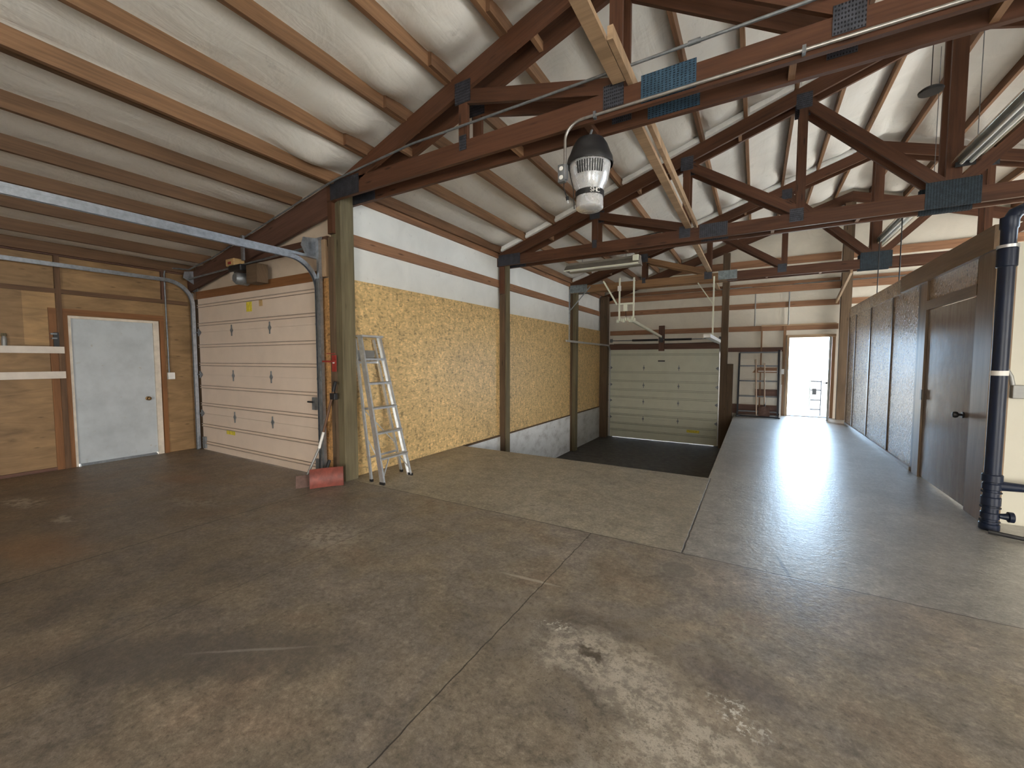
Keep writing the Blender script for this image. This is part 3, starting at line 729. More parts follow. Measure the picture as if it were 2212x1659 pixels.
struct(world_build(ew, 'wall_east', 'hwall'), 'plain board wall at the far right with an open bay and an added daylight gap', 'wall')

# ------------------------------------------------------------------ partition room on the right
PXF = 1.87
wp = struct(world_build(MB().box(PXF+.012, PXF+.11, 5.50, 5.84, 0, 2.5).box(PXF+.012, PXF+.11, 7.20, 12.45, 0, 2.5).box(PXF+.012, PXF+.11, 5.84, 7.20, 2.20, 2.5), 'wall_partition', 'partwood'), 'brown chipboard partition wall on the right with a flush door', 'wall')
e = [12.42, 11.70, 10.33, 8.86, 7.56]
for a, b in zip(e[1:], e[:-1]): B(PXF, PXF+.012, a+.025, b-.02, .05, 2.5).build('chipboard_panel', 'osbpart', wp)
for y in e[1:4]: B(PXF-.012, PXF+.012, y-.035, y+.02, .03, 2.5).build('batten', 'partdk', wp)
B(PXF-.02, PXF+.012, 12.38, 12.44, 0, 2.6).build('corner_board', 'partwood', wp)
B(PXF-.02, PXF+.012, 7.44, 7.56, 0, 2.5).build('jamb', 'partdk', wp); B(PXF-.03, PXF+.012, 7.22, 7.44, 0, 2.5).build('jamb', 'partwood', wp)
B(PXF-.01, PXF+.012, 5.90, 7.2, 2.25, 2.5).build('transom_panel', 'osbpart', wp)
B(PXF-.03, PXF+.012, 5.84, 7.22, 2.14, 2.25).build('head_board', 'partwood', wp)
B(PXF-.03, PXF+.012, 5.47, 5.82, 0, 2.5).build('end_board', 'partwood', wp)
B(PXF-.02, PXF+.09, 8.28, 12.44, 2.5, 2.72).build('top_board', 'osbpart', wp)
B(PXF-.055, PXF+.09, 5.47, 8.28, 2.5, 2.72).build('top_board', 'partwood', wp)
B(PXF-.03, PXF+.012, 7.56, 12.4, 0, .05).build('base_board', 'partwood', wp)
B(PXF-.02, PXF+.012, 5.82, 5.86, 0, 2.14).build('jamb', 'partdk', wp)
d3 = empty('door_3', (PXF, 6.5, 0)); struct(d3, 'glossy brown flush door in the partition with a dark round knob', 'door')
s = NT('glossy_door_veneer'); co = s.co(); a = s.noise(s.map(co, (1, 6, 1)), 2.5, 5, .6, .6); b_ = s.noise(co, 5, 5, .7)
col = s.ramp(a, [(.3, (.20, .145, .115)), (.7, (.30, .235, .19))])
col = s.mix(s.rng(b_, .45, .8, 0, .5), col, (.12, .08, .06))
M['door3'] = s.out(col, s.math('MULTIPLY_ADD', b_, .10, .13), bump=b_, bs=.35, bd=.005, spec=.7)
lf3 = B(PXF-.01, PXF+.03, 5.87, 7.20, .02, 2.13).build('door_leaf', 'door3', d3)
k = MB().lathe([(.005, -.085), (.026, -.08), (.033, -.062), (.030, -.045), (.014, -.034), (.012, -.012), (.032, -.010), (.032, 0)], (PXF-.01, 6.02, .94), 20, 'x', True)
k.build('door_knob', 'black', lf3, True)
B(PXF-.04, PXF-.03, 7.19, 7.24, 1.0, 1.13).build('hinge', 'black', d3)

# cream wall running right from the partition end
struct(world_build(MB().box(PXF+.11, XE, 5.52, 5.62, 0, 2.55), 'wall_right', 'cream'), 'cream wall behind the navy pipe at the right edge', 'wall')

# ------------------------------------------------------------------ door 1 (white side door)
d1 = struct(empty('door_1', (XL, 2.33, 0)), 'closed pale grey-white flush side door in a cream frame on the plywood wall', 'door')
lf1 = B(XL-.05, XL-.01, D0+.02, D1-.02, .03, DT-.005).build('door_leaf', 'door1', d1)
for a in ((D0-.01, D0+.02, 0, DT+.03), (D1-.02, D1+.05, 0, DT+.03)): B(XL-.06, XL+.02, a[0], a[1], a[2], a[3]).build('door_frame', 'frame1', d1)
B(XL-.06, XL+.02, D0+.02, D1-.02, DT-.005, DT+.03).build('door_frame', 'frame1', d1)
B(XL-.06, XL+.03, D0+.04, D1-.04, 0, .028).build('threshold', 'galvdk', d1)
MB().lathe([(.03, 0), (.03, .008), (.012, .012), (.012, .04), (.026, .048), (.030, .062), (.02, .078), (.004, .082)], (XL-.01, 2.68, .90), 20, 'x', True).build('door_knob', 'brass', lf1, True)

# ------------------------------------------------------------------ door 2 (open far door)
d2 = struct(empty('door_2', (1.2, YN, 0)), 'far doorway standing open to bright daylight', 'door')
B(DX0-.06, DX0, YN-.09, YN+.16, 0, DZ1).build('door_frame', 'brace', d2); B(DX1, DX1+.07, YN-.03, YN+.16, 0, DZ1).build('door_frame', 'purlin', d2)
B(DX0-.06, DX1+.07, YN-.09, YN+.16, DZ1, DZ1+.07).build('door_frame', 'brace', d2)
B(DX0, DX1, YN-.02, YN+.16, 0, .02).build('threshold', 'galvdk', d2)
# leaf swung in towards the camera, seen edge-on
q = MB(); A0 = Vector((DX1-.035, YN-.02, 0)); A1 = Vector((DX1-.150, YN-.93, 0)); dn = (A1-A0).normalized(); sd = Vector((-dn.y, dn.x, 0))*.02
q.hexa([A0-sd+Vector((0, 0, .02)), A1-sd+Vector((0, 0, .02)), A1+sd+Vector((0, 0, .02)), A0+sd+Vector((0, 0, .02)), A0-sd+Vector((0, 0, 2.08)), A1-sd+Vector((0, 0, 2.08)), A1+sd+Vector((0, 0, 2.08)), A0+sd+Vector((0, 0, 2.08))], 2, .9, .04)
lf2 = q.build('door_leaf', 'grey', d2)
kp = A0.lerp(A1, .93)
MB().lathe([(.028, 0), (.028, .01), (.01, .014), (.01, .045), (.027, .055), (.03, .07), (.015, .085)], (kp.x-.105, kp.y, .95), 16, 'x', True).build('door_knob', 'black', lf2, True)
# low gate outside, seen through the doorway
gt = thing('yard_gate', (1.62, YN+.75, -.06), 'small grey metal gate standing outside the bright open doorway', 'gate')
B(1.30, 1.34, YN+.72, YN+.76, -.06, .95).build('gate_stile', 'grey', gt); B(1.56, 1.585, YN+.72, YN+.76, -.06, .95).build('gate_stile', 'blacksteel', gt)
for z in (.12, .38, .66, .90): B(1.34, 1.56, YN+.73, YN+.75, z, z+.035).build('gate_rail', 'blacksteel', gt)
B(1.37, 1.47, YN+.70, YN+.72, .55, .72).build('latch_box', 'black', gt)

# ------------------------------------------------------------------ garage doors
def bracket(mb, x, y, z, h=.06, w_=.03):
    mb.prism([(x-w_*.45, z+.0), (x-.008, z+h*.45), (x-.006, z+h), (x+.006, z+h), (x+.008, z+h*.45), (x+w_*.45, z), (x+.008, z-h*.45), (x+.006, z-h), (x-.006, z-h), (x-.008, z-h*.45)], 'y', y-.012, y)
def garage_door(x0, x1, z0, z1, y, zs, struts, hx, mat, smat, label, rollers=True):
    r = thing('garage_door', ((x0+x1)/2, y, z0), label, 'garage door')
    ed = [z0]+zs+[z1]
    for a, b in zip(ed[:-1], ed[1:]): MB().box(x0, x1, y, y+.036, a+.002, b-.002).box(x0, x1, y+.012, y+.030, b-.002, b+.0015 if b == z1 else b+.02).build('door_section', mat, r)
    for z in struts:
        mb = MB().prism([(y-.022, z-.022), (y-.022, z-.014), (y-.006, z-.012), (y-.006, z+.012), (y-.022, z+.014), (y-.022, z+.022), (y, z+.022), (y, z-.022)], 'x', x0+.01, x1-.01)
        mb.build('strut', mat, r)
        MB().box(x0+.01, x1-.01, y-.025, y-.018, z+.017, z+.025).box(x0+.01, x1-.01, y-.025, y-.018, z-.025, z-.017).build('strut_lip', smat, r)
    for z in zs:
        for x in hx:
            h = MB(); bracket(h, x, y-.001, z, .085, .075); h.build('hinge', 'galvdk', r)
        for x, sg in ((x0, 1), (x1, -1)):
            h = MB().prism([(x, z-.06), (x+sg*.07, z-.01), (x+sg*.07, z+.01), (x, z+.06)], 'y', y-.02, y-.001); h.build('end_hinge', 'galvdk', r)
            MB().tube([(x-sg*.05, y-.03, z), (x+sg*.04, y-.03, z)], .009, 8).build('roller', 'galvdk', r)
    return r
gd = garage_door(-7.98, -4.78, .0, 2.54, Y1+.02, [.615, 1.26, 1.955], [2.38, 2.08, 1.73, 1.43, 1.06, .77, .42, .13], [-6.93, -5.90], 'gd1', 'strut', 'peach coloured sectional garage door on the left with horizontal struts and a yellow sticker')
B(-6.49, -6.35, Y1+.014, Y1+.0195, 2.21, 2.35).build('sticker', 'yellow', gd); B(-6.15, -6.07, Y1+.014, Y1+.0195, 2.27, 2.37).build('sticker', 'tan', gd)
B(-7.2, -6.95, Y1+.014, Y1+.0195, .33, .41).build('sticker', 'yellow', gd)
for x in (-7.94, -4.90): B(x, x+.08, Y1-.012, Y1+.018, .03, .22).build('bottom_bracket', 'galvdk', gd)
B(-4.93, -4.86, Y1-.02, Y1+.018, .86, 1.02).build('slide_lock', 'galvdk', gd); MB().tube([(-5.0, Y1-.03, .96), (-4.9, Y1-.03, .96)], .012, 8).build('lock_knob', 'black', gd)
gd2 = garage_door(-4.13, -.93, PITZ+.01, GZ1+.02, YN-.04, [-.36, .19, .71, 1.262], [1.68, 1.12, .84, .56, .32, -.03, -.25, -.54, -.76], [-3.05, -2.01], 'gd2', 'strut2', 'pale green sectional garage door at the sunken far bay')
B(-1.75, -1.4, YN-.0465, YN-.0405, -.68, -.60).build('sticker', 'yellow', gd2)
B(-2.62, -2.42, YN-.075, YN-.041, 1.46, 1.50).build('lift_handle', 'black', gd2)

# tracks of garage door 1
def arc(c, r, a0, a1, n, f): return [f(c[0]+r*math.cos(a0+(a1-a0)*i/n), c[1]+r*math.sin(a0+(a1-a0)*i/n)) for i in range(n+1)]
def track(x, ydoor, z_floor, zh, yend, label, name='door_track', Rr=.36, wide=.045, ang=0, far=False):
    r = thing(name, (x, ydoor, z_floor), label, 'track')
    yv = ydoor-.035
    pts = [(yv, z_floor+.02), (yv, zh-Rr)] + arc((yv-Rr, zh-Rr), Rr, 0, PI/2, 10, lambda a, b: (a, b)) + [(yend, zh)]
    v = MB(); Wd = .028
    for (ya, za), (yb, zb2) in zip(pts[:-1], pts[1:]):
        for sx in (-1, 1): v.beam((x+sx*.018, ya, za), (x+sx*.018, yb, zb2), .05, .004, up=(0, 1, .001) if abs(zb2-za) > abs(yb-ya) else (0, 0, 1))
        nrm = Vector((0, -(zb2-za), (yb-ya))).normalized()*(.024)
        v.beam((x, ya+nrm.y*-1, za-nrm.z), (x, yb+nrm.y*-1, zb2-nrm.z), .006, .036, up=(0, nrm.y*10, nrm.z*10))
    v.build('rail', 'galv', r)
    return r
t1 = track(-4.735, Y1, 0, 2.725, -.3, 'galvanised vertical and overhead track on the right side of the peach garage door')
B(-4.71, -4.665, Y1-.055, Y1-.01, 0, 2.98).build('wall_angle', 'galv', t1)
B(-4.765, -4.715, -.3, Y1-.01, 2.752, 2.782).build('overhead_angle', 'galv', t1)
B(-4.70, -4.66, Y1-.075, Y1-.055, .02, 2.5).build('wall_angle', 'galvdk', t1)
bp = MB().prism([(Y1-.01, 2.80), (Y1-.01, 3.02), (Y1-.17, 3.0), (Y1-.20, 2.90), (Y1-.15, 2.80)], 'x', -4.80, -4.79); bp.build('bearing_plate', 'galv', t1)
B(-4.83, -4.66, Y1-.012, Y1-.002, 2.80, 3.02).build('bearing_plate', 'galv', t1)
t2 = track(-8.03, Y1, 0, 2.76, -.3, 'galvanised track beside the white side door, left of the peach garage door')
B(-8.08, -8.05, Y1-.05, Y1-.01, 0, 2.6).build('wall_angle', 'galvdk', t2)
bp = MB().prism([(Y1-.01, 2.72), (Y1-.01, 2.95), (Y1-.16, 2.92), (Y1-.18, 2.82)], 'x', -7.97, -7.96); bp.build('bearing_plate', 'galv', t2)
B(-8.06, -7.9, Y1-.012, Y1-.002, 2.62, 2.92).build('bearing_plate', 'galvdk', t2)

# wall-hung opener over garage door 1
op = thing('garage_door_opener', (-6.35, Y1-.12, 2.6), 'dark garage door opener with a red lamp hanging above the peach door', 'opener')
B(-6.06, -5.80, Y1-.19, Y1-.04, 2.55, 2.80).build('control_box', 'postdk', op)
B(-6.48, -6.16, Y1-.22, Y1-.05, 2.74, 2.83).build('motor_housing', 'black', op, False, .015)
MB().lathe([(.06, 0), (.085, .03), (.085, .17), (.06, .20)], (-6.27, Y1-.24, 2.64), 24, 'y', True).build('drive_wheel', 'galvdk', op, True)
B(-6.56, -6.34, Y1-.21, Y1-.06, 2.83, 2.93).build('lamp_housing', 'tan', op, False, .01)
B(-6.49, -6.41, Y1-.216, Y1-.208, 2.85, 2.885).build('red_lamp', 'redbr', op)
B(-6.46, -6.38, Y1-.20, Y1-.19, 2.63, 2.74).build('white_label', 'shelf', op)
B(-6.28, -6.23, Y1-.14, Y1-.11, 2.90, 3.24).build('hanger_strap', 'galv', op)
MB().tube([(-7.9, Y1-.12, 2.80), (-4.80, Y1-.12, 2.88)], .013, 10).build('torsion_shaft', 'galvdk', op, True)

# garage door 2 tracks, torsion shaft and hangers
def rail2(x, y0, label, name='door_track'):
    r = thing(name, (x, YN, PITZ), label, 'track')
    yv = YN-.08
    pts = [(x, yv, PITZ+.02), (x, yv, 1.70)] + [(x, yv-.28+.28*math.cos(t*PI/16), 1.70+.28*math.sin(t*PI/16)) for t in range(1, 9)] + [(x, y0, 1.99)]
    v = MB()
    for a, b in zip(pts[:-1], pts[1:]): v.beam(a, b, .05, .03, up=(0, 1, .01) if abs(b[2]-a[2]) > abs(b[1]-a[1]) else (0, 0, 1))
    v.build('rail', 'alum', r); return r
ra = rail2(-4.13, 9.7, 'thin pale overhead track on the left side of the pale green garage door')
MB().beam((-4.15, 9.95, 2.0), (-4.15, 9.95, 3.3), .03, .03, up=(0, 1, 0)).build('hanger', 'galv', ra); MB().beam((-4.15, 9.95, 2.75), (-3.6, 9.95, 3.33), .02, .02, up=(0, 1, 0)).build('hanger', 'galv', ra)
rb = rail2(-.90, 9.2, 'thin pale overhead track on the right side of the pale green garage door')
MB().beam((-.83, 10.0, 2.0), (-.83, 10.0, 3.31), .035, .03, up=(0, 1, 0)).build('hanger', 'whitepl', rb); MB().beam((-.84, 10.0, 2.72), (-1.15, 10.0, 3.2), .028, .02, up=(0, 1, 0)).build('hanger', 'whitepl', rb)
B(-.93, -.80, 9.2, 12.0, 1.96, 2.03).build('overhead_angle', 'white', rb)
sh = thing('torsion_spring_shaft', (-2.52, YN-.12, 2.1), 'steel shaft with two black springs over the pale green garage door', 'spring')
MB().tube([(-4.10, YN-.16, 2.13), (-.85, YN-.16, 2.13)], .014, 10).build('shaft', 'galvdk', sh, True)
for a, b in ((-3.40, -2.62), (-2.42, -1.66)):
    mb = MB(); n = 220
    mb.tube([(a+(b-a)*i/n, YN-.16+.030*math.cos(i*.9), 2.13+.030*math.sin(i*.9)) for i in range(n+1)], .008, 5); mb.tube([(a, YN-.16, 2.13), (b, YN-.16, 2.13)], .027, 10)
    mb.build('spring', 'black', sh, True)
B(-2.57, -2.47, YN-.19, YN-.141, 2.05, 2.25).build('centre_bracket', 'black', sh)
for x in (-4.08, -.90): MB().lathe([(.05, -.03), (.065, -.02), (.05, -.01), (.05, .02), (.07, .03)], (x, YN-.16, 2.13), 20, 'x', True).build('cable_drum', 'galvdk', sh, True)
tag(MB().tube([(-4.0, YN-.12, 2.03), (-2.5, YN-.12, 2.0), (-1.0, YN-.12, 2.03)], .006, 6).build('lift_cable', 'black'), 'thin dark cable below the torsion springs of the pale green garage door', 'cable')

# hung trolley frame in the middle of the far bay
ox0, ox1, oy = -2.62, -2.31, 9.1
fr = thing('hanging_opener_frame', (-2.46, oy, 2.4), 'white angle-iron frame with an opener rail hanging before the pale green garage door', 'opener frame')
for x, zt in ((ox0, 3.30), (ox1, 3.28)): MB().beam((x, oy, 2.42), (x, oy, zt), .035, .03, up=(0, 1, 0)).build('hanger', 'whitepl', fr)
MB().beam((ox0-.05, oy, 2.72), (-2.98, oy-.02, 3.26), .04, .03, up=(0, 1, 0)).build('diagonal_strut', 'whitepl', fr)
B(ox0, ox1, oy-.02, oy+.02, 2.71, 2.75).build('crossbar', 'whitepl', fr)
B(-2.52, -2.44, oy-.05, oy+.02, 2.57, 2.71).build('junction_box', 'whitepl', fr, False, .004)
B(-2.65, -2.58, oy-.06, oy-.021, 3.01, 3.12).build('outlet_box', 'white', fr, False, .004)
MB().tube([(-2.48, oy, 2.57), (-2.47, oy, 2.44)], .006, 6).build('cord', 'black', fr)
mb = MB()
for i in range(9):
    x = -2.67+.045*i; z = 2.33+.02*((i*5) % 3); mb.box(x, x+.035, oy-.04+.01*(i % 3), oy+.05, z, z+.06+.015*(i % 2))
mb.build('trolley_mechanism', 'whitepl', fr)
MB().beam((-2.36, oy+.05, 2.37), (-2.52, YN-.2, 2.22), .06, .05).build('opener_rail', 'whitepl', fr)
MB().beam((-2.42, oy-.05, 2.36), (-2.36, oy-.25, 2.26), .015, .01).build('release_lever', 'handle', fr)

# ------------------------------------------------------------------ conduits
cd = thing('conduit', (XL+.03, 2.94, 1.2), 'thin steel conduit from the outlet box by the white side door along the rafter', 'conduit')
pts = [(XL+.05, 2.95, 1.30), (XL+.05, 2.94, 2.86)] + [(XL+.05+.0*i, 2.94-.0*i, 2.86) for i in range(0)] + [(XL+.06, 2.95, 2.93), (XL+.10, 3.05, 2.97), (XL+.30, 3.18, 2.95), (-7.2, 3.2, 3.05), (-4.5, 3.2, 3.55), (-4.2, 3.2, 3.59), (-3.05, 3.2, 3.68), (4.5, 3.2, 3.69)]
MB().tube(pts, .011, 10).build('pipe', 'galvdk', cd, True)
MB().tube([(-.47, 3.2, 3.687), (-.39, 3.2, 3.687)], .017, 10).build('coupling', 'galvdk', cd, True)
B(XL+.012, XL+.07, 2.93, 3.02, 1.19, 1.30).build('outlet_box', 'white', cd, False, .006)
cd2 = tag(MB().tube([(XL+.06, -1.5, 2.955), (XL+.06, 2.90, 2.955)], .011, 10).build('conduit', 'galv', None, True), 'thin conduit along the top of the plywood wall under the lean-to purlins', 'conduit')
c3 = thing('conduit', (-1.41, 3.235, 3.0), 'bent steel conduit dropping from the nearest truss to an outlet box', 'conduit')
cx = -1.40
pts = [(cx, 3.235, 3.07), (cx, 3.235, 3.30)] + [(cx+.15-.15*math.cos(t*PI/16), 3.235, 3.30+.125*math.sin(t*PI/16)) for t in range(1, 9)] + [(.4, 3.235, 3.425), (4.5, 3.235, 3.425)]
MB().tube(pts, .012, 12).build('pipe', 'conduit', c3, True)
B(cx-.045, cx+.015, 3.19, 3.235, 2.955, 3.095).build('outlet_box', 'galvdk', c3, False, .005)
for z in (2.99, 3.06):
    MB().lathe([(.016, 0), (.018, .004), (.012, .006)], (cx-.015, 3.186, z), 16, 'y', True).build('receptacle', 'white', c3, True)
B(cx-.005+.02, cx+.03, 3.195, 3.23, 2.97, 3.09).build('cover', 'galv', c3)
for x in (-1.15, 0.2): B(x-.01, x+.01, 3.22, 3.258, 3.40, 3.45).build('clamp', 'galvdk', c3)
for (xx, lab, zt) in ((-.06, 'thin conduit loop on the far wall above the black rack', 2.5), (.72, 'thin conduit loop on the far wall above the open door', 2.5)):
    P = [(xx, YN-.075, zt-.05), (xx, YN-.075, 3.36)]+[(xx-.0+.14*(1 if xx > .5 else -1)*(1-math.cos(t*PI/12)), YN-.075, 3.36+.165*math.sin(t*PI/12)) for t in range(1, 7)]+[(xx+(2.6 if xx > .5 else -.9), YN-.075, 3.53)]
    tag(MB().tube(P, .016, 8).build('conduit', 'grey', None, True), lab, 'conduit')
tag(MB().tube([(.58, YN-.09, .05), (.58, YN-.09, 1.2)], .013, 8).build('conduit', 'white', None, True), 'short white upright conduit between the rack and the open door', 'conduit')
eb = thing('switch_box', (.56, YN-.09, 1.1), 'pale switch box on the wall between the black rack and the open door', 'switch')
B(.50, .66, YN-.13, YN-.071, 1.13, 1.27).build('box', 'white', eb, False, .005); B(.06, .50, YN-.10, YN-.08, 1.19, 1.215).build('conduit_stub', 'white', eb)

# ------------------------------------------------------------------ high-bay lamp hanging from the nearest truss
lx, ly = -1.235, 3.37
lm = thing('high_bay_lamp', (lx, ly, 2.8), 'clear ribbed high-bay lamp with a black cap hanging from the nearest truss', 'lamp')
sh_ = MB().lathe([(.172, 3.155), (.168, 3.10), (.158, 3.03), (.140, 2.965), (.115, 2.92), (.108, 2.88), (.113, 2.80), (.112, 2.765), (.097, 2.752), (.0005, 2.75)], (lx, ly, 0), 40)
shd = sh_.build('lamp_shade', 'acryl', lm, True)
MB().lathe([(.186, 3.105), (.190, 3.125), (.182, 3.165), (.165, 3.20), (.143, 3.26), (.115, 3.305), (.06, 3.32), (.0005, 3.322)], (lx, ly, 0), 40).build('cap', 'black', lm, True)
lb_ = MB().lathe([(.1165, 2.895), (.1185, 2.893), (.1185, 2.852), (.1165, 2.85)], (lx, ly, 0), 40).build('label_band', 'black', shd, True)
MB().lathe([(.085, 3.14), (.085, 2.97), (.06, 2.94), (.0005, 2.94)], (lx, ly, 0), 28).build('ballast', 'alum', lm, True)
va = math.atan2(-ly, -lx)
for i in range(11):
    t = va+(i-5)*.125
    p0 = Vector((lx+.1685*math.cos(t), ly+.1685*math.sin(t), 3.095)); p1 = Vector((lx+.1565*math.cos(t), ly+.1565*math.sin(t), 3.005))
    MB().beam(p0, p1, .004, .011, up=(math.cos(t), math.sin(t), 0)).build('vent_slot', 'black', shd)
MB().tube([(lx, ly, 3.31), (lx, ly, 3.36), (lx+.01, ly+.01, 3.40)], .01, 8).build('hook', 'galvdk', lm, True)
B(lx-.03, lx+.03, Y1, Y1+.19, 3.40, 3.44).build('mount_block', 'truss', lm)
ca = va+1.35
cp = Vector((lx+.165*math.cos(ca), ly+.165*math.sin(ca), 3.12))
side = Vector((-math.cos(YAW), -math.sin(YAW), 0))
q0 = Vector((lx, ly, 3.12))+side*.18
MB().tube([q0, q0+Vector((-.01, 0, -.06))+side*.012, q0+Vector((0, 0, -.14))+side*.034, q0+Vector((0, 0, -.19))+side*.035, q0+Vector((0, 0, -.235))+side*.02, q0+Vector((0, 0, -.26))+side*.008], .0042, 8).build('power_cord', 'black', lm, True)
MB().tube([q0, q0-side*.02+Vector((0, 0, -.1)), q0-side*.045+Vector((0, 0, -.2)), q0-side*.05+Vector((0, 0, -.30)), q0-side*.053+Vector((0, 0, -.36))], .0036, 8).build('safety_wire', 'black', lm, True)
e_ = q0+Vector((0, 0, -.26))+side*.008
MB().tube([e_, e_+Vector((.0, 0, -.03))-side*.006], .012, 10).build('plug', 'black', lm, True)
MB().tube([e_+Vector((0, 0, -.03))-side*.006, e_+Vector((0, 0, -.055))-side*.012], .008, 8).build('plug_prongs', 'alum', lm, True)
lt_ = MB(); vv = []; ff = []
for i, ch in enumerate('SHC'):
    cu = bpy.data.curves.new('letter', 'FONT'); cu.body = ch; cu.size = .05; cu.extrude = .0008; cu.align_x = 'CENTER'; cu.align_y = 'CENTER'
    o = bpy.data.objects.new('letter', cu); C.objects.link(o); t = va+.12+i*.24
    mt = Matrix.Translation((lx+.1200*math.cos(t), ly+.1200*math.sin(t), 2.872)) @ Matrix.Rotation(t+PI/2, 4, 'Z') @ Matrix.Rotation(PI/2, 4, 'X')
    bpy.context.view_layer.update(); me = bpy.data.meshes.new_from_object(o.evaluated_get(bpy.context.evaluated_depsgraph_get()))
    k0 = len(vv); vv += [mt @ v.co for v in me.vertices]; ff += [tuple(k0+q for q in p.vertices) for p in me.polygons]
    bpy.data.objects.remove(o); bpy.data.curves.remove(cu)
me = bpy.data.meshes.new('lettering'); me.from_pydata([tuple(v-lm.location) for v in vv], [], ff); me.update(); me.materials.append(M['white'])
o = bpy.data.objects.new('lettering', me); C.objects.link(o); o.parent = lb_

# ------------------------------------------------------------------ fluorescent fixtures
sl = thing('shop_light', (-2.5, 7.35, 3.2), 'long grey fluorescent shop light hanging under the middle truss', 'light fixture')
x0, x1, yc = -3.15, -1.78, 7.42
sl_p = MB().prism([(yc-.16, 3.17), (yc-.05, 3.28), (yc+.05, 3.28), (yc+.16, 3.17), (yc+.155, 3.165), (yc+.048, 3.272), (yc-.048, 3.272), (yc-.155, 3.165)], 'x', x0, x1); sl_p.build('reflector', 'lampgrey', sl)
B(x0, x1, yc-.05, yc+.05, 3.275, 3.32).build('ballast_channel', 'lampgrey', sl)
B(x0, x1, yc-.166, yc-.158, 3.155, 3.175).build('edge_strip', 'whitepl', sl)
for dy in (-.06, .06): MB().tube([(x0+.03, yc+dy, 3.20), (x1-.03, yc+dy, 3.20)], .016, 12).build('tube', 'tube', sl, True)
for x in (x0, x1-.004): MB().prism([(yc-.16, 3.17), (yc-.05, 3.28), (yc+.05, 3.28), (yc+.16, 3.17)], 'x', x, x+.004).build('end_plate', 'lampgrey', sl)
B(x1-.09, x1+.01, yc-.19, yc-.165, 3.20, 3.30).build('socket', 'whitepl', sl, False, .005)
for x in (x0+.3, x1-.25): MB().tube([(x, yc, 3.32), (x, yc, 3.47)], .005, 6).build('chain', 'galvdk', sl)
B(-2.2, -2.1, 7.38, 7.46, 3.47, 3.49).build('hanger_plate', 'galvdk', sl)
jb = thing('junction_box', (-1.9, 7.5, 3.55), 'small dark junction box with a cable on top of the middle truss chord', 'box')
B(-2.10, -1.96, 7.28, 7.36, 3.50, 3.60).build('box', 'grey', jb, False, .004)
MB().tube([(-1.97, 7.3, 3.59), (-1.5, 7.3, 3.63), (-1.15, 7.3, 3.62)], .008, 6).build('cable', 'black', jb, True)
for (ya, yb, lab) in ((5.0, 6.9, 'near bare-tube strip light high on the right, between the nearest and middle trusses'), (7.6, 11.3, 'far bare-tube strip light high on the right, between the middle and far trusses')):
    st = thing('strip_light', (2.0, ya, 3.8), lab, 'light fixture')
    B(1.955, 2.075, ya, yb, 3.80, 3.86).build('channel', 'grey', st, False, .004)
    MB().prism([(1.90, 3.80), (1.93, 3.86), (1.935, 3.86), (1.905, 3.798)], 'y', ya, yb).build('reflector', 'chrome', st); MB().prism([(2.13, 3.80), (2.10, 3.86), (2.095, 3.86), (2.125, 3.798)], 'y', ya, yb).build('reflector', 'chrome', st)
    for dx in (1.975, 2.055): MB().tube([(dx, ya+.04, 3.775), (dx, yb-.04, 3.775)], .017, 12).build('tube', 'tube', st, True)
    for y in (ya+.3, yb-.3): MB().tube([(2.015, y, 3.86), (2.015, y, roof(2.0)+.02)], .004, 6).build('chain', 'galvdk', st)
    for y in (ya, yb-.02): B(1.93, 2.10, y, y+.02, 3.745, 3.80).build('tube_holder', 'black', st)
tag(MB().lathe([(.03, -.002), (.10, 0), (.105, .02), (.08, .04), (.03, .045)], (1.53, 6.25, 4.37), 24, 'z', True).build('speaker_disc', 'black', None, True), 'small black oval disc under the ridge, left of the middle king post', 'disc')
tag(MB().tube([(1.53, 6.25, 4.41), (1.53, 6.25, 5.55)], .004, 6).build('hanging_wire', 'black'), 'thin wire holding the small black disc under the ridge', 'wire')
for x, y, z1, lb in ((1.93, 10.3, 3.5, 'thin dark hanging rod, left one of the pair above the partition'), (1.93, 8.9, 3.5, 'thin dark hanging rod, right one of the pair above the partition')):
    tag(MB().tube([(x, y, 2.72), (x, y, 3.79)], .008, 6).build('hanging_rod', 'black'), lb, 'rod')

